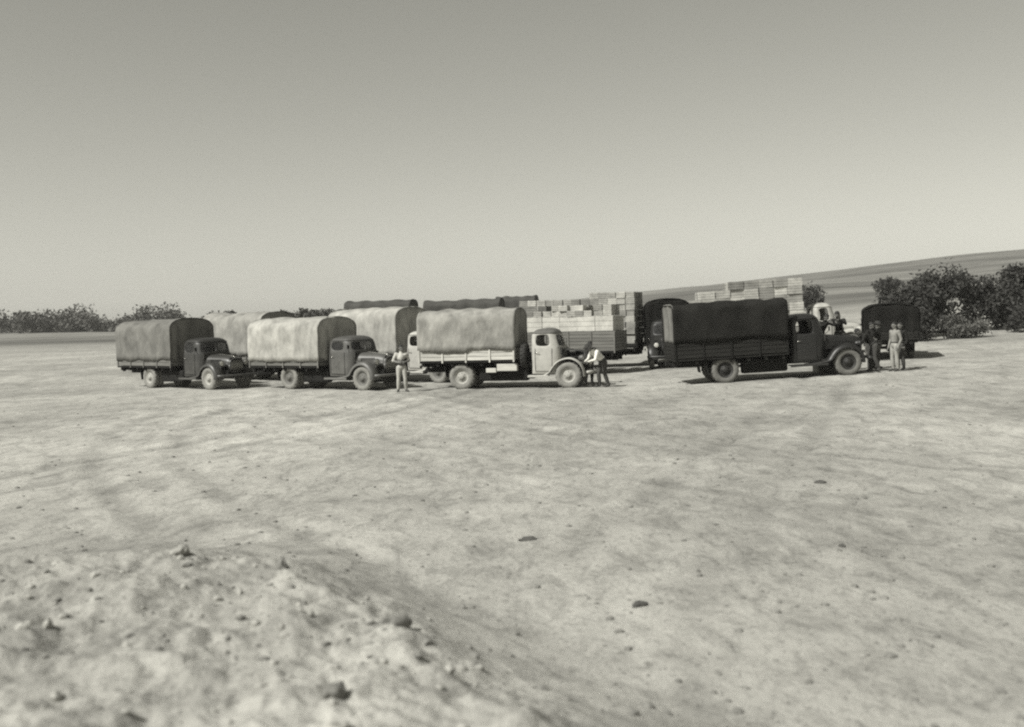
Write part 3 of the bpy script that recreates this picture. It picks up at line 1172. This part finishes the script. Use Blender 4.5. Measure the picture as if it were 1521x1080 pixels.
crate_load(truck_g, -6.1, -2.1, -1.0, 1.0, 1.04, 1, (1.0, 0.66, 0.88), [M_CRATE_PALE],
           "behind the grey boards", "crates on the board-sided truck", 4, side=1, ends=(-1,), tops=False)
crate_load(truck_g, -6.12, -2.08, -1.0, 1.0, 1.925, 1, (0.8, 0.66, 0.66), [M_CRATE_PALE, M_CRATE_PALE],
           "white row above grey boards", "bright crate row on the board-sided truck", 5, side=1, ends=(-1,), tops=False, jitter=0.006)
crate_load(truck_g, -6.0, -2.1, -0.95, 0.98, 2.592, 2, (0.40, 0.48, 0.24), [M_CRATE, M_CRATE_DARK, M_CRATE, M_CRATE_PALE],
           "jumble on white row", "jumbled crates on the board-sided truck", 6, side=1, ends=(-1,), jitter=0.05, drop=0.14, tops=False,
           profile=lambda t: 1 + int(math.sin(t * 23) > -0.1), yaw=0.14)
crate_load(truck_h, -7.8, -2.1, -1.05, 1.05, 1.06, 9, (0.44, 0.52, 0.285), [M_CRATE, M_CRATE_GREY, M_CRATE_GREY],
           "tall shaded-end stack", "crates in the tall stack with a shaded end", 9, side=1, ends=(-1,), tops=False, drop=0.0,
           profile=lambda t: 9 if t < 0.36 else 8)
crate_load(truck_i, -7.2, -2.05, -1.05, 1.05, 1.02, 7, (0.62, 0.52, 0.36), [M_CRATE, M_CRATE, M_CRATE_GREY],
           "stack behind black truck", "crates on the pale round cab truck", 12, side=-1, ends=(1,), tops=False,
           profile=lambda t: 5 if t < 0.1 else (6 if t < 0.3 else 7))


# ------------------------------------------------------------------ people
def person(label, loc, rz, J, shirt, trousers, hair, hat=None, shoe=None, skin=None, h=1.72, sleeves="long"):
    """J: joint positions (x right, -y forward, z up, metres for a 1.72 m figure); one fused body mesh"""
    shirt_m, tr_m = shirt, trousers
    skin_m = skin or M_SKIN
    shoe_m = shoe or M_SHOE
    P = {k: Vector(v) for k, v in J.items()}
    b = MB()
    segs = []

    def limb(a, c, r0, r1, reg, mid=None):
        pa, pc = P[a], P[c]
        n_ = 5
        pts = [pa.lerp(pc, t / n_) for t in range(n_ + 1)]
        rr = []
        for t in range(n_ + 1):
            u_ = t / n_
            v = r0 + (r1 - r0) * u_
            if mid:
                v += mid * math.sin(math.pi * min(1, u_ * 1.25))
            rr.append(v)
        b.tube(pts, rr, 10)
        b.ball(pa, r0, 10, 7)
        b.ball(pc, r1, 10, 7)
        segs.append((pa, pc, reg))

    limb("pelvis", "waist", 0.135, 0.125, "trousers")
    limb("waist", "chest", 0.125, 0.15, "shirt")
    limb("chest", "neck", 0.13, 0.06, "shirt")
    limb("neck", "head", 0.055, 0.06, "skin")
    for s in ("l", "r"):
        limb("chest", "sh_" + s, 0.11, 0.075, "shirt")
        limb("pelvis", "hip_" + s, 0.12, 0.105, "trousers")
        limb("hip_" + s, "knee_" + s, 0.105, 0.065, "trousers", 0.006)
        limb("knee_" + s, "ank_" + s, 0.068, 0.052, "trousers", 0.012)
        limb("ank_" + s, "toe_" + s, 0.048, 0.038, "shoe")
        limb("sh_" + s, "el_" + s, 0.066, 0.048, "shirt", 0.004)
        limb("el_" + s, "wr_" + s, 0.046, 0.031, "shirt" if sleeves == "long" else "skin", 0.005)
        w = P["wr_" + s]
        e = P["el_" + s]
        d = (w - e).normalized()
        hd = Vector(J.get("hand_" + s, d)).normalized()
        side = hd.cross(Vector((0, 1, 0.2))).normalized()
        palm = w + hd * 0.05
        b.tube([w, palm, w + hd * 0.09], [0.028, 0.036, 0.034], 8)
        segs.append((w + hd * 0.015, w + hd * 0.19, "skin"))
    # head: skull, jaw, nose, ears, brow
    hc = P["head"]
    up = (hc - P["neck"]).normalized()
    fw = Vector(J.get("face", (0, -1, 0)))
    fw = (fw - up * fw.dot(up)).normalized()
    rt = fw.cross(up).normalized()
    b.ball(hc + up * 0.03 - fw * 0.01, (0.082, 0.092, 0.098), 14, 10)
    b.ball(hc + fw * 0.028 - up * 0.045, (0.062, 0.062, 0.062), 12, 8)
    b.ball(hc + fw * 0.055 - up * 0.088, 0.026, 8, 6)
    b.tube([hc + fw * 0.085 + up * 0.03, hc + fw * 0.108 - up * 0.018], [0.011, 0.019], 6)
    b.ball(hc + fw * 0.092 - up * 0.018, 0.02, 8, 6)
    b.ball(hc + fw * 0.078 - up * 0.055, (0.024, 0.02, 0.012), 8, 6)
    for s in (-1, 1):
        b.ball(hc + rt * (0.085 * s) - fw * 0.005, (0.015, 0.024, 0.032), 8, 6)
        b.ball(hc + fw * 0.072 + rt * (0.032 * s) + up * 0.035, (0.026, 0.016, 0.011), 8, 6)
    segs.append((hc + up * 0.09, hc - up * 0.11, "skin"))
    segs.append((hc + fw * 0.1, hc, "skin"))
    me = b.mesh("body_raw")
    tmp = bpy.data.objects.new("body_raw", me)
    COL.objects.link(tmp)
    md = tmp.modifiers.new("r", 'REMESH')
    md.mode = 'VOXEL'
    md.voxel_size = 0.013
    ms = tmp.modifiers.new("s", 'SMOOTH')
    ms.factor = 0.5
    ms.iterations = 4
    dg = bpy.context.evaluated_depsgraph_get()
    ev = tmp.evaluated_get(dg)
    fused = bpy.data.meshes.new_from_object(ev)
    bpy.data.objects.remove(tmp)
    # fingers as short bent chains rooted in the palm
    fb = MB()
    for s in ("l", "r"):
        w = P["wr_" + s]
        d = (w - P["el_" + s]).normalized()
        hd = Vector(J.get("hand_" + s, d)).normalized()
        side = hd.cross(Vector((0, 1, 0.2))).normalized()
        pn = side.cross(hd).normalized()
        for k, ln in enumerate((0.075, 0.085, 0.08, 0.062)):
            a0 = w + hd * 0.085 + side * (0.026 - 0.0175 * k)
            fb.tube([a0, a0 + hd * ln * 0.5 - pn * 0.006, a0 + hd * ln * 0.8 - pn * 0.022, a0 + hd * ln - pn * 0.042], [0.0095, 0.009, 0.008, 0.006], 6)
        sg = 1
        t0 = w + hd * 0.03 + side * 0.028
        fb.tube([t0, t0 + side * 0.03 + hd * 0.028 - pn * 0.008, t0 + side * 0.036 + hd * 0.062 - pn * 0.02], [0.013, 0.011, 0.008], 6)
    bm = bmesh.new()
    bm.from_mesh(fused)
    fm = fb.mesh("f")
    bm.from_mesh(fm)
    bm.to_mesh(fused)
    bm.free()
    bpy.data.meshes.remove(fm)
    mats = [shirt_m, tr_m, skin_m, shoe_m]
    fused.materials.clear()
    for q in mats:
        fused.materials.append(q)
    nP = len(fused.polygons)
    cen = np.empty(nP * 3)
    fused.polygons.foreach_get("center", cen)
    cen = cen.reshape(-1, 3)
    best = np.full(nP, 1e9)
    idx = np.zeros(nP, int)
    code = {"shirt": 0, "trousers": 1, "skin": 2, "shoe": 3}
    for a, c, reg in segs:
        a_ = np.array(a)
        v = np.array(c) - a_
        t = np.clip(((cen - a_) @ v) / (v @ v), 0, 1)
        dist = np.linalg.norm(cen - (a_ + t[:, None] * v), axis=1)
        if reg == "shirt":
            dist = dist - 0.012
        better = dist < best
        best[better] = dist[better]
        idx[better] = code[reg]
    fused.polygons.foreach_set("material_index", idx.astype(np.int32))
    fused.polygons.foreach_set("use_smooth", np.ones(nP, bool))
    fused.update()
    fused.name = "person"
    o = link("person", fused)
    k = h / 1.72
    o.scale = (k, k, k)
    zmin = min(v.co.z for v in fused.vertices)
    o.location = (loc[0], loc[1], (loc[2] if len(loc) > 2 else gh(loc[0], loc[1])) - zmin * k - 0.006)
    o.rotation_euler = (0, 0, rz)
    tag(o, label, "person")
    # hair cap and eyes, hat when worn
    hb = MB()
    rings = []
    for i in range(8):
        a = R(-12 + 102 * i / 7)
        ring = []
        for q in range(16):
            f = 2 * math.pi * q / 16
            front = math.cos(f)
            aa = max(a, R(34) * max(0, front) if front > 0.2 else a)
            ring.append(hc + up * (0.035 + 0.104 * math.sin(aa)) + (fw * front * 0.101 + rt * math.sin(f) * 0.090) * math.cos(aa) - fw * 0.012)
        rings.append(ring)
    hb.loft(rings)
    hb.build("hair", hair, o, smooth=True)
    for s in (-1, 1):
        ey = MB()
        ey.ball(hc + fw * 0.083 + rt * (0.032 * s) + up * 0.018, 0.0115, 8, 6)
        ey.build("eye", M_TYRE_K, o, smooth=True)
    if hat:
        ht = MB()
        rings = []
        for r_, z in ((0.155, 0.072), (0.15, 0.078), (0.108, 0.085), (0.104, 0.125), (0.094, 0.165), (0.05, 0.175), (0.01, 0.165)):
            rings.append([hc + up * z + (fw * math.cos(f) * 1.08 + rt * math.sin(f)) * r_ - fw * 0.005 for f in [2 * math.pi * q / 18 for q in range(18)]])
        ht.loft(rings, cap=False)
        ht.build("hat", hat, o, smooth=True, solid=0.004)
    # collar and belt
    bl = MB()
    pw = P["pelvis"].lerp(P["waist"], 0.75)
    ax = (P["waist"] - P["pelvis"]).normalized()
    x_ = ax.cross(Vector((0, 1, 0.1))).normalized()
    y_ = ax.cross(x_).normalized()
    pts = [pw + x_ * math.cos(a) * 0.138 + y_ * math.sin(a) * 0.138 for a in [2 * math.pi * q / 18 for q in range(19)]]
    bl.tube(pts, 0.016, 6)
    bl.build("belt", M_SHOE, o, smooth=True)
    return o


M_SKIN = mat("skin", 0.14, 0.6, 12, 0.15, 0.05)
M_SHOE = mat("shoe_leather", 0.05, 0.6, 12, 0.3, 0.1)
M_HAIR = mat("dark_hair", 0.015, 0.6, 30, 0.4, 0.3)
M_SHIRT_W = mat("white_shirt", 0.66, 0.9, 6, 0.12, 0.3, 14)
M_SHIRT_L = mat("light_shirt", 0.42, 0.9, 6, 0.15, 0.3, 14)
M_TROU_L = mat("khaki_trousers", 0.34, 0.9, 6, 0.18, 0.3, 14)
M_SHIRT_M = mat("drab_shirt", 0.20, 0.9, 6, 0.15, 0.3, 14)
M_TROU_M = mat("drab_trousers", 0.26, 0.9, 6, 0.18, 0.3, 14)
M_TROU_D = mat("dark_trousers", 0.05, 0.9, 6, 0.25, 0.3, 14)
M_SHIRT_D = mat("dark_jacket", 0.02, 0.9, 6, 0.25, 0.3, 14, spec=0.1)
M_HAT = mat("dark_felt_hat", 0.03, 0.9, 12, 0.3, 0.2)

STAND = dict(pelvis=(0, 0, 0.93), waist=(0, 0, 1.06), chest=(0, 0.01, 1.27), neck=(0, 0.01, 1.46), head=(0, -0.015, 1.59),
             sh_l=(-0.18, 0.01, 1.38), sh_r=(0.18, 0.01, 1.38), el_l=(-0.26, 0.05, 1.12), el_r=(0.26, 0.05, 1.12),
             wr_l=(-0.24, -0.06, 0.88), wr_r=(0.24, -0.06, 0.88), hip_l=(-0.095, 0, 0.88), hip_r=(0.095, 0, 0.88),
             knee_l=(-0.11, -0.02, 0.48), knee_r=(0.11, -0.02, 0.48), ank_l=(-0.115, 0.03, 0.08), ank_r=(0.115, 0.03, 0.08),
             toe_l=(-0.14, -0.13, 0.04), toe_r=(0.14, -0.13, 0.04))
AKIMBO = dict(STAND)
AKIMBO.update(el_l=(-0.30, 0.04, 1.15), wr_l=(-0.10, -0.15, 1.08), hand_l=(1, -0.1, -0.1), el_r=(0.29, 0.05, 1.14), wr_r=(0.12, -0.15, 1.10), hand_r=(-1, -0.1, -0.2),
              knee_l=(-0.12, -0.03, 0.48), ank_l=(-0.14, 0.0, 0.08), toe_l=(-0.18, -0.16, 0.04), knee_r=(0.12, -0.05, 0.48), ank_r=(0.15, 0.04, 0.08), toe_r=(0.21, -0.11, 0.04),
              face=(0.4, -1, -0.1))
BEND = dict(STAND)
BEND.update(pelvis=(0, 0.12, 0.92), waist=(0, 0.03, 1.03), chest=(0, -0.16, 1.19), neck=(0, -0.33, 1.31), head=(0, -0.43, 1.38),
            sh_l=(-0.18, -0.24, 1.25), sh_r=(0.18, -0.24, 1.25), el_l=(-0.25, -0.34, 1.0), el_r=(0.25, -0.36, 1.0), wr_l=(-0.15, -0.55, 0.92), wr_r=(0.14, -0.57, 0.94),
            hip_l=(-0.095, 0.12, 0.88), hip_r=(0.095, 0.12, 0.88), knee_l=(-0.12, 0.0, 0.48), knee_r=(0.12, 0.1, 0.48), ank_l=(-0.13, 0.05, 0.08), ank_r=(0.13, 0.25, 0.08),
            toe_l=(-0.14, -0.11, 0.04), toe_r=(0.15, 0.09, 0.04), face=(0, -1, -0.5))
LEAN = dict(BEND)
LEAN.update(el_l=(-0.30, -0.40, 1.22), wr_l=(-0.16, -0.58, 1.36), hand_l=(0.6, -0.8, -0.1), el_r=(0.30, -0.40, 1.22), wr_r=(0.14, -0.6, 1.36), hand_r=(-0.6, -0.8, -0.1),
            chest=(0, -0.08, 1.24), neck=(0, -0.19, 1.40), head=(0, -0.26, 1.51), sh_l=(-0.18, -0.13, 1.33), sh_r=(0.18, -0.13, 1.33), waist=(0, 0.05, 1.05))


def truck_pt(t, x, y):
    bpy.context.view_layer.update()
    p = t.matrix_world @ Vector((x, y, 0))
    return (p.x, p.y)


person("man in light shirt and trousers standing with hands at his waist", (-4.05, 37.55), R(12), AKIMBO, M_SHIRT_L, M_TROU_L, M_HAIR, h=1.74, sleeves="short")
# p at the open bonnet
px_, py_ = truck_pt(truck_c, 1.15, -0.72)
person("man in white shirt and dark trousers bending towards the open bonnet", (px_, py_), R(-62), BEND, M_SHIRT_W, M_TROU_D, M_HAIR, hat=M_HAT, h=1.78)
px_, py_ = truck_pt(truck_c, 0.45, 1.25)
person("dark haired man looking over the far side of the open bonnet", (px_, py_), R(5), LEAN, M_SHIRT_D, M_TROU_D, M_HAIR, h=1.72)
for lx_, lab_ in ((-0.22, "low wooden box under the leaning man nearer the black cab"), (0.42, "low wooden box under the taller leaning man")):
    px_, py_ = truck_pt(truck_d, lx_, 1.36)
    bx_ = link("wooden_box", crate_mesh((0.5, 0.7, 0.45), M_CRATE, 77), None, (px_, py_, gh(px_, py_) - 0.01))
    tag(bx_, lab_, "box")
px_, py_ = truck_pt(truck_d, -0.22, 1.30)
person("man in dark jacket leaning on the black bonnet nearer the cab", (px_, py_, gh(px_, py_) + 0.43), R(20), LEAN, M_SHIRT_D, M_TROU_D, M_HAIR, h=1.80)
px_, py_ = truck_pt(truck_d, 0.42, 1.30)
person("taller dark clothed man leaning on the middle of the black bonnet", (px_, py_, gh(px_, py_) + 0.43), R(-30), LEAN, M_SHIRT_D, M_TROU_D, M_HAIR, h=1.88)
px_, py_ = truck_pt(truck_d, 1.75, -0.55)
person("man in drab shirt and paler trousers standing before the black truck", (px_, py_), R(-70), STAND, M_SHIRT_M, M_TROU_M, M_HAIR, h=1.74)
px_, py_ = truck_pt(truck_d, 1.20, 0.25)
person("man in dark clothes bending over the black truck's front", (px_, py_), R(-95), BEND, M_SHIRT_D, M_TROU_D, M_HAIR, h=1.8)
px_, py_ = truck_pt(truck_d, 2.25, 0.2)
person("rightmost man, in dark clothes, behind the drab shirted one", (px_, py_), R(-60), STAND, M_SHIRT_D, M_TROU_D, M_HAIR, h=1.72)
px_, py_ = truck_pt(truck_d, 1.55, 1.15)
person("dark clothed man half hidden beyond the black truck's bumper", (px_, py_), R(30), AKIMBO, M_SHIRT_D, M_TROU_D, M_HAIR, h=1.76)
px_, py_ = truck_pt(truck_d, 2.0, 1.75)
person("hatted dark clothed man in front of the low covered truck", (px_, py_), R(60), STAND, M_SHIRT_D, M_TROU_D, M_HAIR, hat=M_HAT, h=1.74)


# ------------------------------------------------------------------ trees and scrub
def leaf_mat(name, v):
    m = mat(name, v, 0.8, 2.0, 0.4, 0.0)
    return m


M_LEAF = leaf_mat("dark_foliage", 0.035)
M_LEAF2 = leaf_mat("haze_paled_foliage", 0.085)  # foliage lightened to stand in for haze over the far left trees
M_BARK = mat("bark", 0.05, 0.95, 8, 0.4, 0.5)


def tree(label, loc, hgt, wid, leaves, size, m, group, seed, name="tree", clumps=16, trunk_h=0.3, cat="tree"):
    rnd = np.random.default_rng(seed)
    z0 = gh(loc[0], loc[1])
    t = empty(name, (loc[0], loc[1], z0 - 0.05))
    tag(t, label, cat, group)
    # trunk with limbs
    tb = MB()
    th = hgt * 0.72
    pts = [(0.10 * hgt * 0.2 * math.sin(k * 1.1 + seed), 0.05 * hgt * 0.2 * math.cos(k + seed), th * k / 5) for k in range(6)]
    r0 = 0.035 * hgt
    tb.tube(pts, [r0 * (1 - 0.15 * k) for k in range(6)], 8)
    cl = []
    for c in range(clumps):
        a = rnd.uniform(0, 2 * math.pi)
        zz = hgt * (trunk_h + (0.92 - trunk_h) * rnd.random() ** 0.85)
        prof = math.sin(math.pi * min(1, max(0.12, (zz / hgt - trunk_h + 0.15) / (1.15 - trunk_h)))) ** 0.6
        rr = wid * 0.5 * prof * math.sqrt(rnd.uniform(0.1, 1)) * 0.8
        cl.append((rr * math.cos(a), rr * math.sin(a), zz, wid * rnd.uniform(0.13, 0.25)))
    for (x, y, z, q) in cl[:9]:
        zs_ = max(0.1, z - 0.25 * hgt)
        tb.tube([(pts[2][0] * 0.5, 0, min(th, zs_)), (x * 0.55, y * 0.55, z - 0.12 * hgt), (x, y, z)], [r0 * 0.45, r0 * 0.28, r0 * 0.1], 6)
    tb.build("trunk", M_BARK, t, smooth=True)
    per = leaves // clumps
    C = []
    for (x, y, z, q) in cl:
        d = rnd.normal(size=(per, 3))
        d /= np.linalg.norm(d, axis=1)[:, None]
        rad = q * rnd.random(per)[:, None] ** 0.45 * (1 + 0.14 * rnd.normal(size=(per, 1)))
        C.append(np.array([x, y, z]) + d * rad * np.array([1, 1, 0.8]))
    C = np.concatenate(C)
    C[:, 2] = np.maximum(C[:, 2], 0.05)
    n = len(C)
    a = rnd.normal(size=(n, 3))
    a /= np.linalg.norm(a, axis=1)[:, None]
    b_ = rnd.normal(size=(n, 3))
    b_ -= a * (a * b_).sum(1)[:, None]
    b_ /= np.linalg.norm(b_, axis=1)[:, None]
    s = size * rnd.uniform(0.6, 1.4, (n, 1))
    V = np.stack([C - a * s, C + b_ * s * 0.45, C + a * s, C - b_ * s * 0.45], 1).reshape(-1, 3)
    me = bpy.data.meshes.new("crown")
    me.from_pydata(V.tolist(), [], np.arange(4 * n).reshape(-1, 4).tolist())
    me.materials.append(m)
    link("crown", me, t)
    return t


def spot(px, py, Y):
    return ((px - 760) / 1525.0 * Y, Y)


# thicket on the rising ground at the right
for i, (x, y, h_, w_, lab) in enumerate((
        (22.6, 58, 3.1, 4.4, "dark bushy tree nearest the rightmost man, left end of the thicket"),
        (25.6, 61, 3.6, 4.8, "tall dark bushy tree second in the right thicket"),
        (28.8, 61, 3.0, 4.2, "dark bushy tree in the middle of the right thicket"),
        (31.2, 63, 3.5, 4.4, "dark bushy tree towards the right edge of the thicket"),
        (34.2, 64, 3.7, 4.6, "dark bushy tree at the right edge of the picture"))):
    tree(lab, (x, y), h_, w_, 5200, 0.13, M_LEAF, "dark trees in the right thicket", 100 + i, "bushy_tree", 20, 0.12)
for i, (x, y, h_, lab) in enumerate((
        (21.6, 54.5, 1.7, "low scrub bush left of the right thicket's foot"),
        (24.2, 55.0, 1.3, "smallest low scrub bush before the right thicket"),
        (28.6, 56.8, 1.6, "low scrub bush before the middle of the right thicket"),
        (31.5, 57.0, 1.4, "low scrub bush near the picture's right edge"))):
    tree(lab, (x, y), h_, 2.6, 2200, 0.09, M_LEAF2 if i % 2 else M_LEAF, "scrub bushes before the right thicket", 120 + i, "scrub_bush", 12, 0.05, "bush")
# hedge trees on the far fields at the right
for i in range(7):
    x = 34 + 9.5 * i + 3 * math.sin(i * 2.3)
    y = 118 + 6 * math.sin(i * 1.7)
    tree("%s hedge tree from the left on the fields beyond the right trucks" % ORD[i], (x, y), 2.6 + 0.8 * math.sin(i * 3.1), 5.0, 1100, 0.22, M_LEAF,
         "distant hedge trees on the right slope", 140 + i, "hedge_tree", 10, 0.05)
# tree line on the left horizon
for i in range(9):
    x = -150 + 7.2 * i + 2.5 * math.sin(i * 1.9)
    y = 262 + 7 * math.sin(i * 2.7)
    tree("%s tree from the left in the far line on the left horizon" % ORD[i], (x, y), 4.2 + 0.6 * math.sin(i * 4.1), 15, 1700, 0.5, M_LEAF2, "trees of the far left line", 160 + i, "field_tree", 10, 0.08)
# bushes peeping over the left canvases
for i, (px, Y, h_) in enumerate(((322, 84, 3.0), (352, 86, 3.2), (392, 85, 3.0), (428, 87, 3.1), (462, 84, 3.3), (488, 88, 3.5))):
    x, y = spot(px, 0, Y)
    tree("%s small tree from the left peeping over the left trucks' canvases" % ORD[i], (x, y), h_, 3.2, 1200, 0.17, M_LEAF2, "small trees behind the left trucks", 190 + i, "small_tree", 10, 0.15)

# ------------------------------------------------------------------ clods and stones
M_CLOD = mat("dry_clod", 0.30, 0.95, 6, 0.25, 0.5, 14)
M_CLOD_SHADE = mat("shade_toned_clod", 0.16, 0.95, 6, 0.3, 0.5, 14)  # whole clod darkened to stand in for shadowed pits in the bank
M_GRIT = mat("grey_grit", 0.17, 0.9, 8, 0.35, 0.4, 18)
M_STONE = mat("dark_stone", 0.07, 0.9, 8, 0.35, 0.5, 18)


def rock_verts(seed, sub=2):
    bm = bmesh.new()
    bmesh.ops.create_icosphere(bm, subdivisions=sub, radius=1)
    rnd = np.random.default_rng(seed)
    off = rnd.uniform(0, 50, 3)
    V = []
    for v in bm.verts:
        c = v.co
        k = 1 + 0.75 * float(fbm(c.x * 1.1 + off[0], c.y * 1.1 + c.z * 0.8 + off[1], 3))
        V.append(c * k)
    F = [tuple(w.index for w in f.verts) for f in bm.faces]
    bm.free()
    return np.array([tuple(v) for v in V]), F


def rock(name, label, loc, size, m, seed, cat, rz=0.0, sink=0.35, group=None):
    V, F = rock_verts(seed, 3)
    V = V * np.array(size)
    me = bpy.data.meshes.new(name)
    me.from_pydata(V.tolist(), [], F)
    me.materials.append(m)
    o = link(name, me, None, (loc[0], loc[1], gh(loc[0], loc[1]) + size[2] * (0.5 - sink)), (0, 0, rz))
    tag(o, label, cat, group)


rock("stone", "dark flat stone alone in the middle foreground", (0.13, 11.9), (0.11, 0.05, 0.035), M_STONE, 1, "stone")
rock("stone", "dark jagged stone in the lower right-centre foreground", (1.07, 9.05), (0.09, 0.045, 0.04), M_STONE, 2, "stone", 0.4)
rock("stone", "small dark stone far right on the open ground", (4.55, 15.2), (0.09, 0.05, 0.035), M_STONE, 3, "stone")
rock("stone", "small dark stone near the right foreground", (3.55, 11.1), (0.035, 0.03, 0.03), M_STONE, 4, "stone")
rock("clod", "upright dark sided clod on the bank's crest", (-1.95, 8.45), (0.05, 0.05, 0.09), M_CLOD_SHADE, 5, "clod", 0.3, 0.2)
rock("clod", "arched clod on the right shoulder of the bank", (-0.85, 6.95), (0.09, 0.04, 0.05), M_CLOD_SHADE, 6, "clod", 0.5, 0.2)
rock("clod", "largest clod at the bottom edge of the bank", (-0.96, 5.25), (0.065, 0.06, 0.055), M_CLOD_SHADE, 7, "clod", 0.2, 0.2)
rock("clod", "rounded clod at the left of the bank's crest", (-2.95, 8.9), (0.10, 0.07, 0.06), M_CLOD, 8, "clod", 0.9, 0.3)


def scatter(name, label, n, fn, m, smin, smax, seed, flat=0.7, power=2.2):
    rnd = np.random.default_rng(seed)
    base = [rock_verts(300 + k, 1) for k in range(6)]
    VV, FF = [], []
    off = 0
    for i in range(n):
        x, y = fn(rnd)
        s = smin + (smax - smin) * rnd.random() ** power
        V, F = base[rnd.integers(6)]
        a = rnd.uniform(0, 6.28)
        ca, sa = math.cos(a), math.sin(a)
        W = V * np.array([s, s * rnd.uniform(0.6, 1), s * flat])
        W = np.stack([W[:, 0] * ca - W[:, 1] * sa + x, W[:, 0] * sa + W[:, 1] * ca + y, W[:, 2] + gh(x, y) + s * flat * 0.2], 1)
        VV.append(W)
        FF += [tuple(q + off for q in f) for f in F]
        off += len(W)
    me = bpy.data.meshes.new(name)
    me.from_pydata(np.concatenate(VV).tolist(), [], FF)
    me.materials.append(m)
    o = link(name, me)
    tag(o, label, name.replace("_", " "), kind="stuff")


def on_bank(rnd):
    while True:
        x = rnd.uniform(-7, 1.6)
        y = rnd.uniform(2.2, 10.2)
        if y < float(bank_edge(x)) + rnd.normal() * 0.5:
            return x, y


def on_yard(rnd):
    y = 6 + 32 * rnd.random() ** 1.5
    return rnd.uniform(-0.55, 0.55) * y, y


scatter("loose_clods", "loose lumps of dry earth over the bank", 1300, on_bank, M_CLOD, 0.006, 0.05, 5, power=5.5)
scatter("loose_grit", "scattered pebbles and grit over the open yard", 3500, on_yard, M_GRIT, 0.006, 0.05, 6, 0.5, 6.0)

# ------------------------------------------------------------------ dusty air
hz = MB()
hz.box((0, 900, 30), (3000, 2400, 64))
hm = bpy.data.materials.new("dusty_air")
hm.use_nodes = True
hn, hl = hm.node_tree.nodes, hm.node_tree.links
hn.remove(hn["Principled BSDF"])
pv = hn.new("ShaderNodeVolumePrincipled")
pv.inputs["Color"].default_value = (0.95, 0.94, 0.90, 1)
pv.inputs["Density"].default_value = 0.0003
hl.new(pv.outputs[0], hn["Material Output"].inputs["Volume"])
ho = hz.build("haze", hm)
tag(ho, kind="stuff")
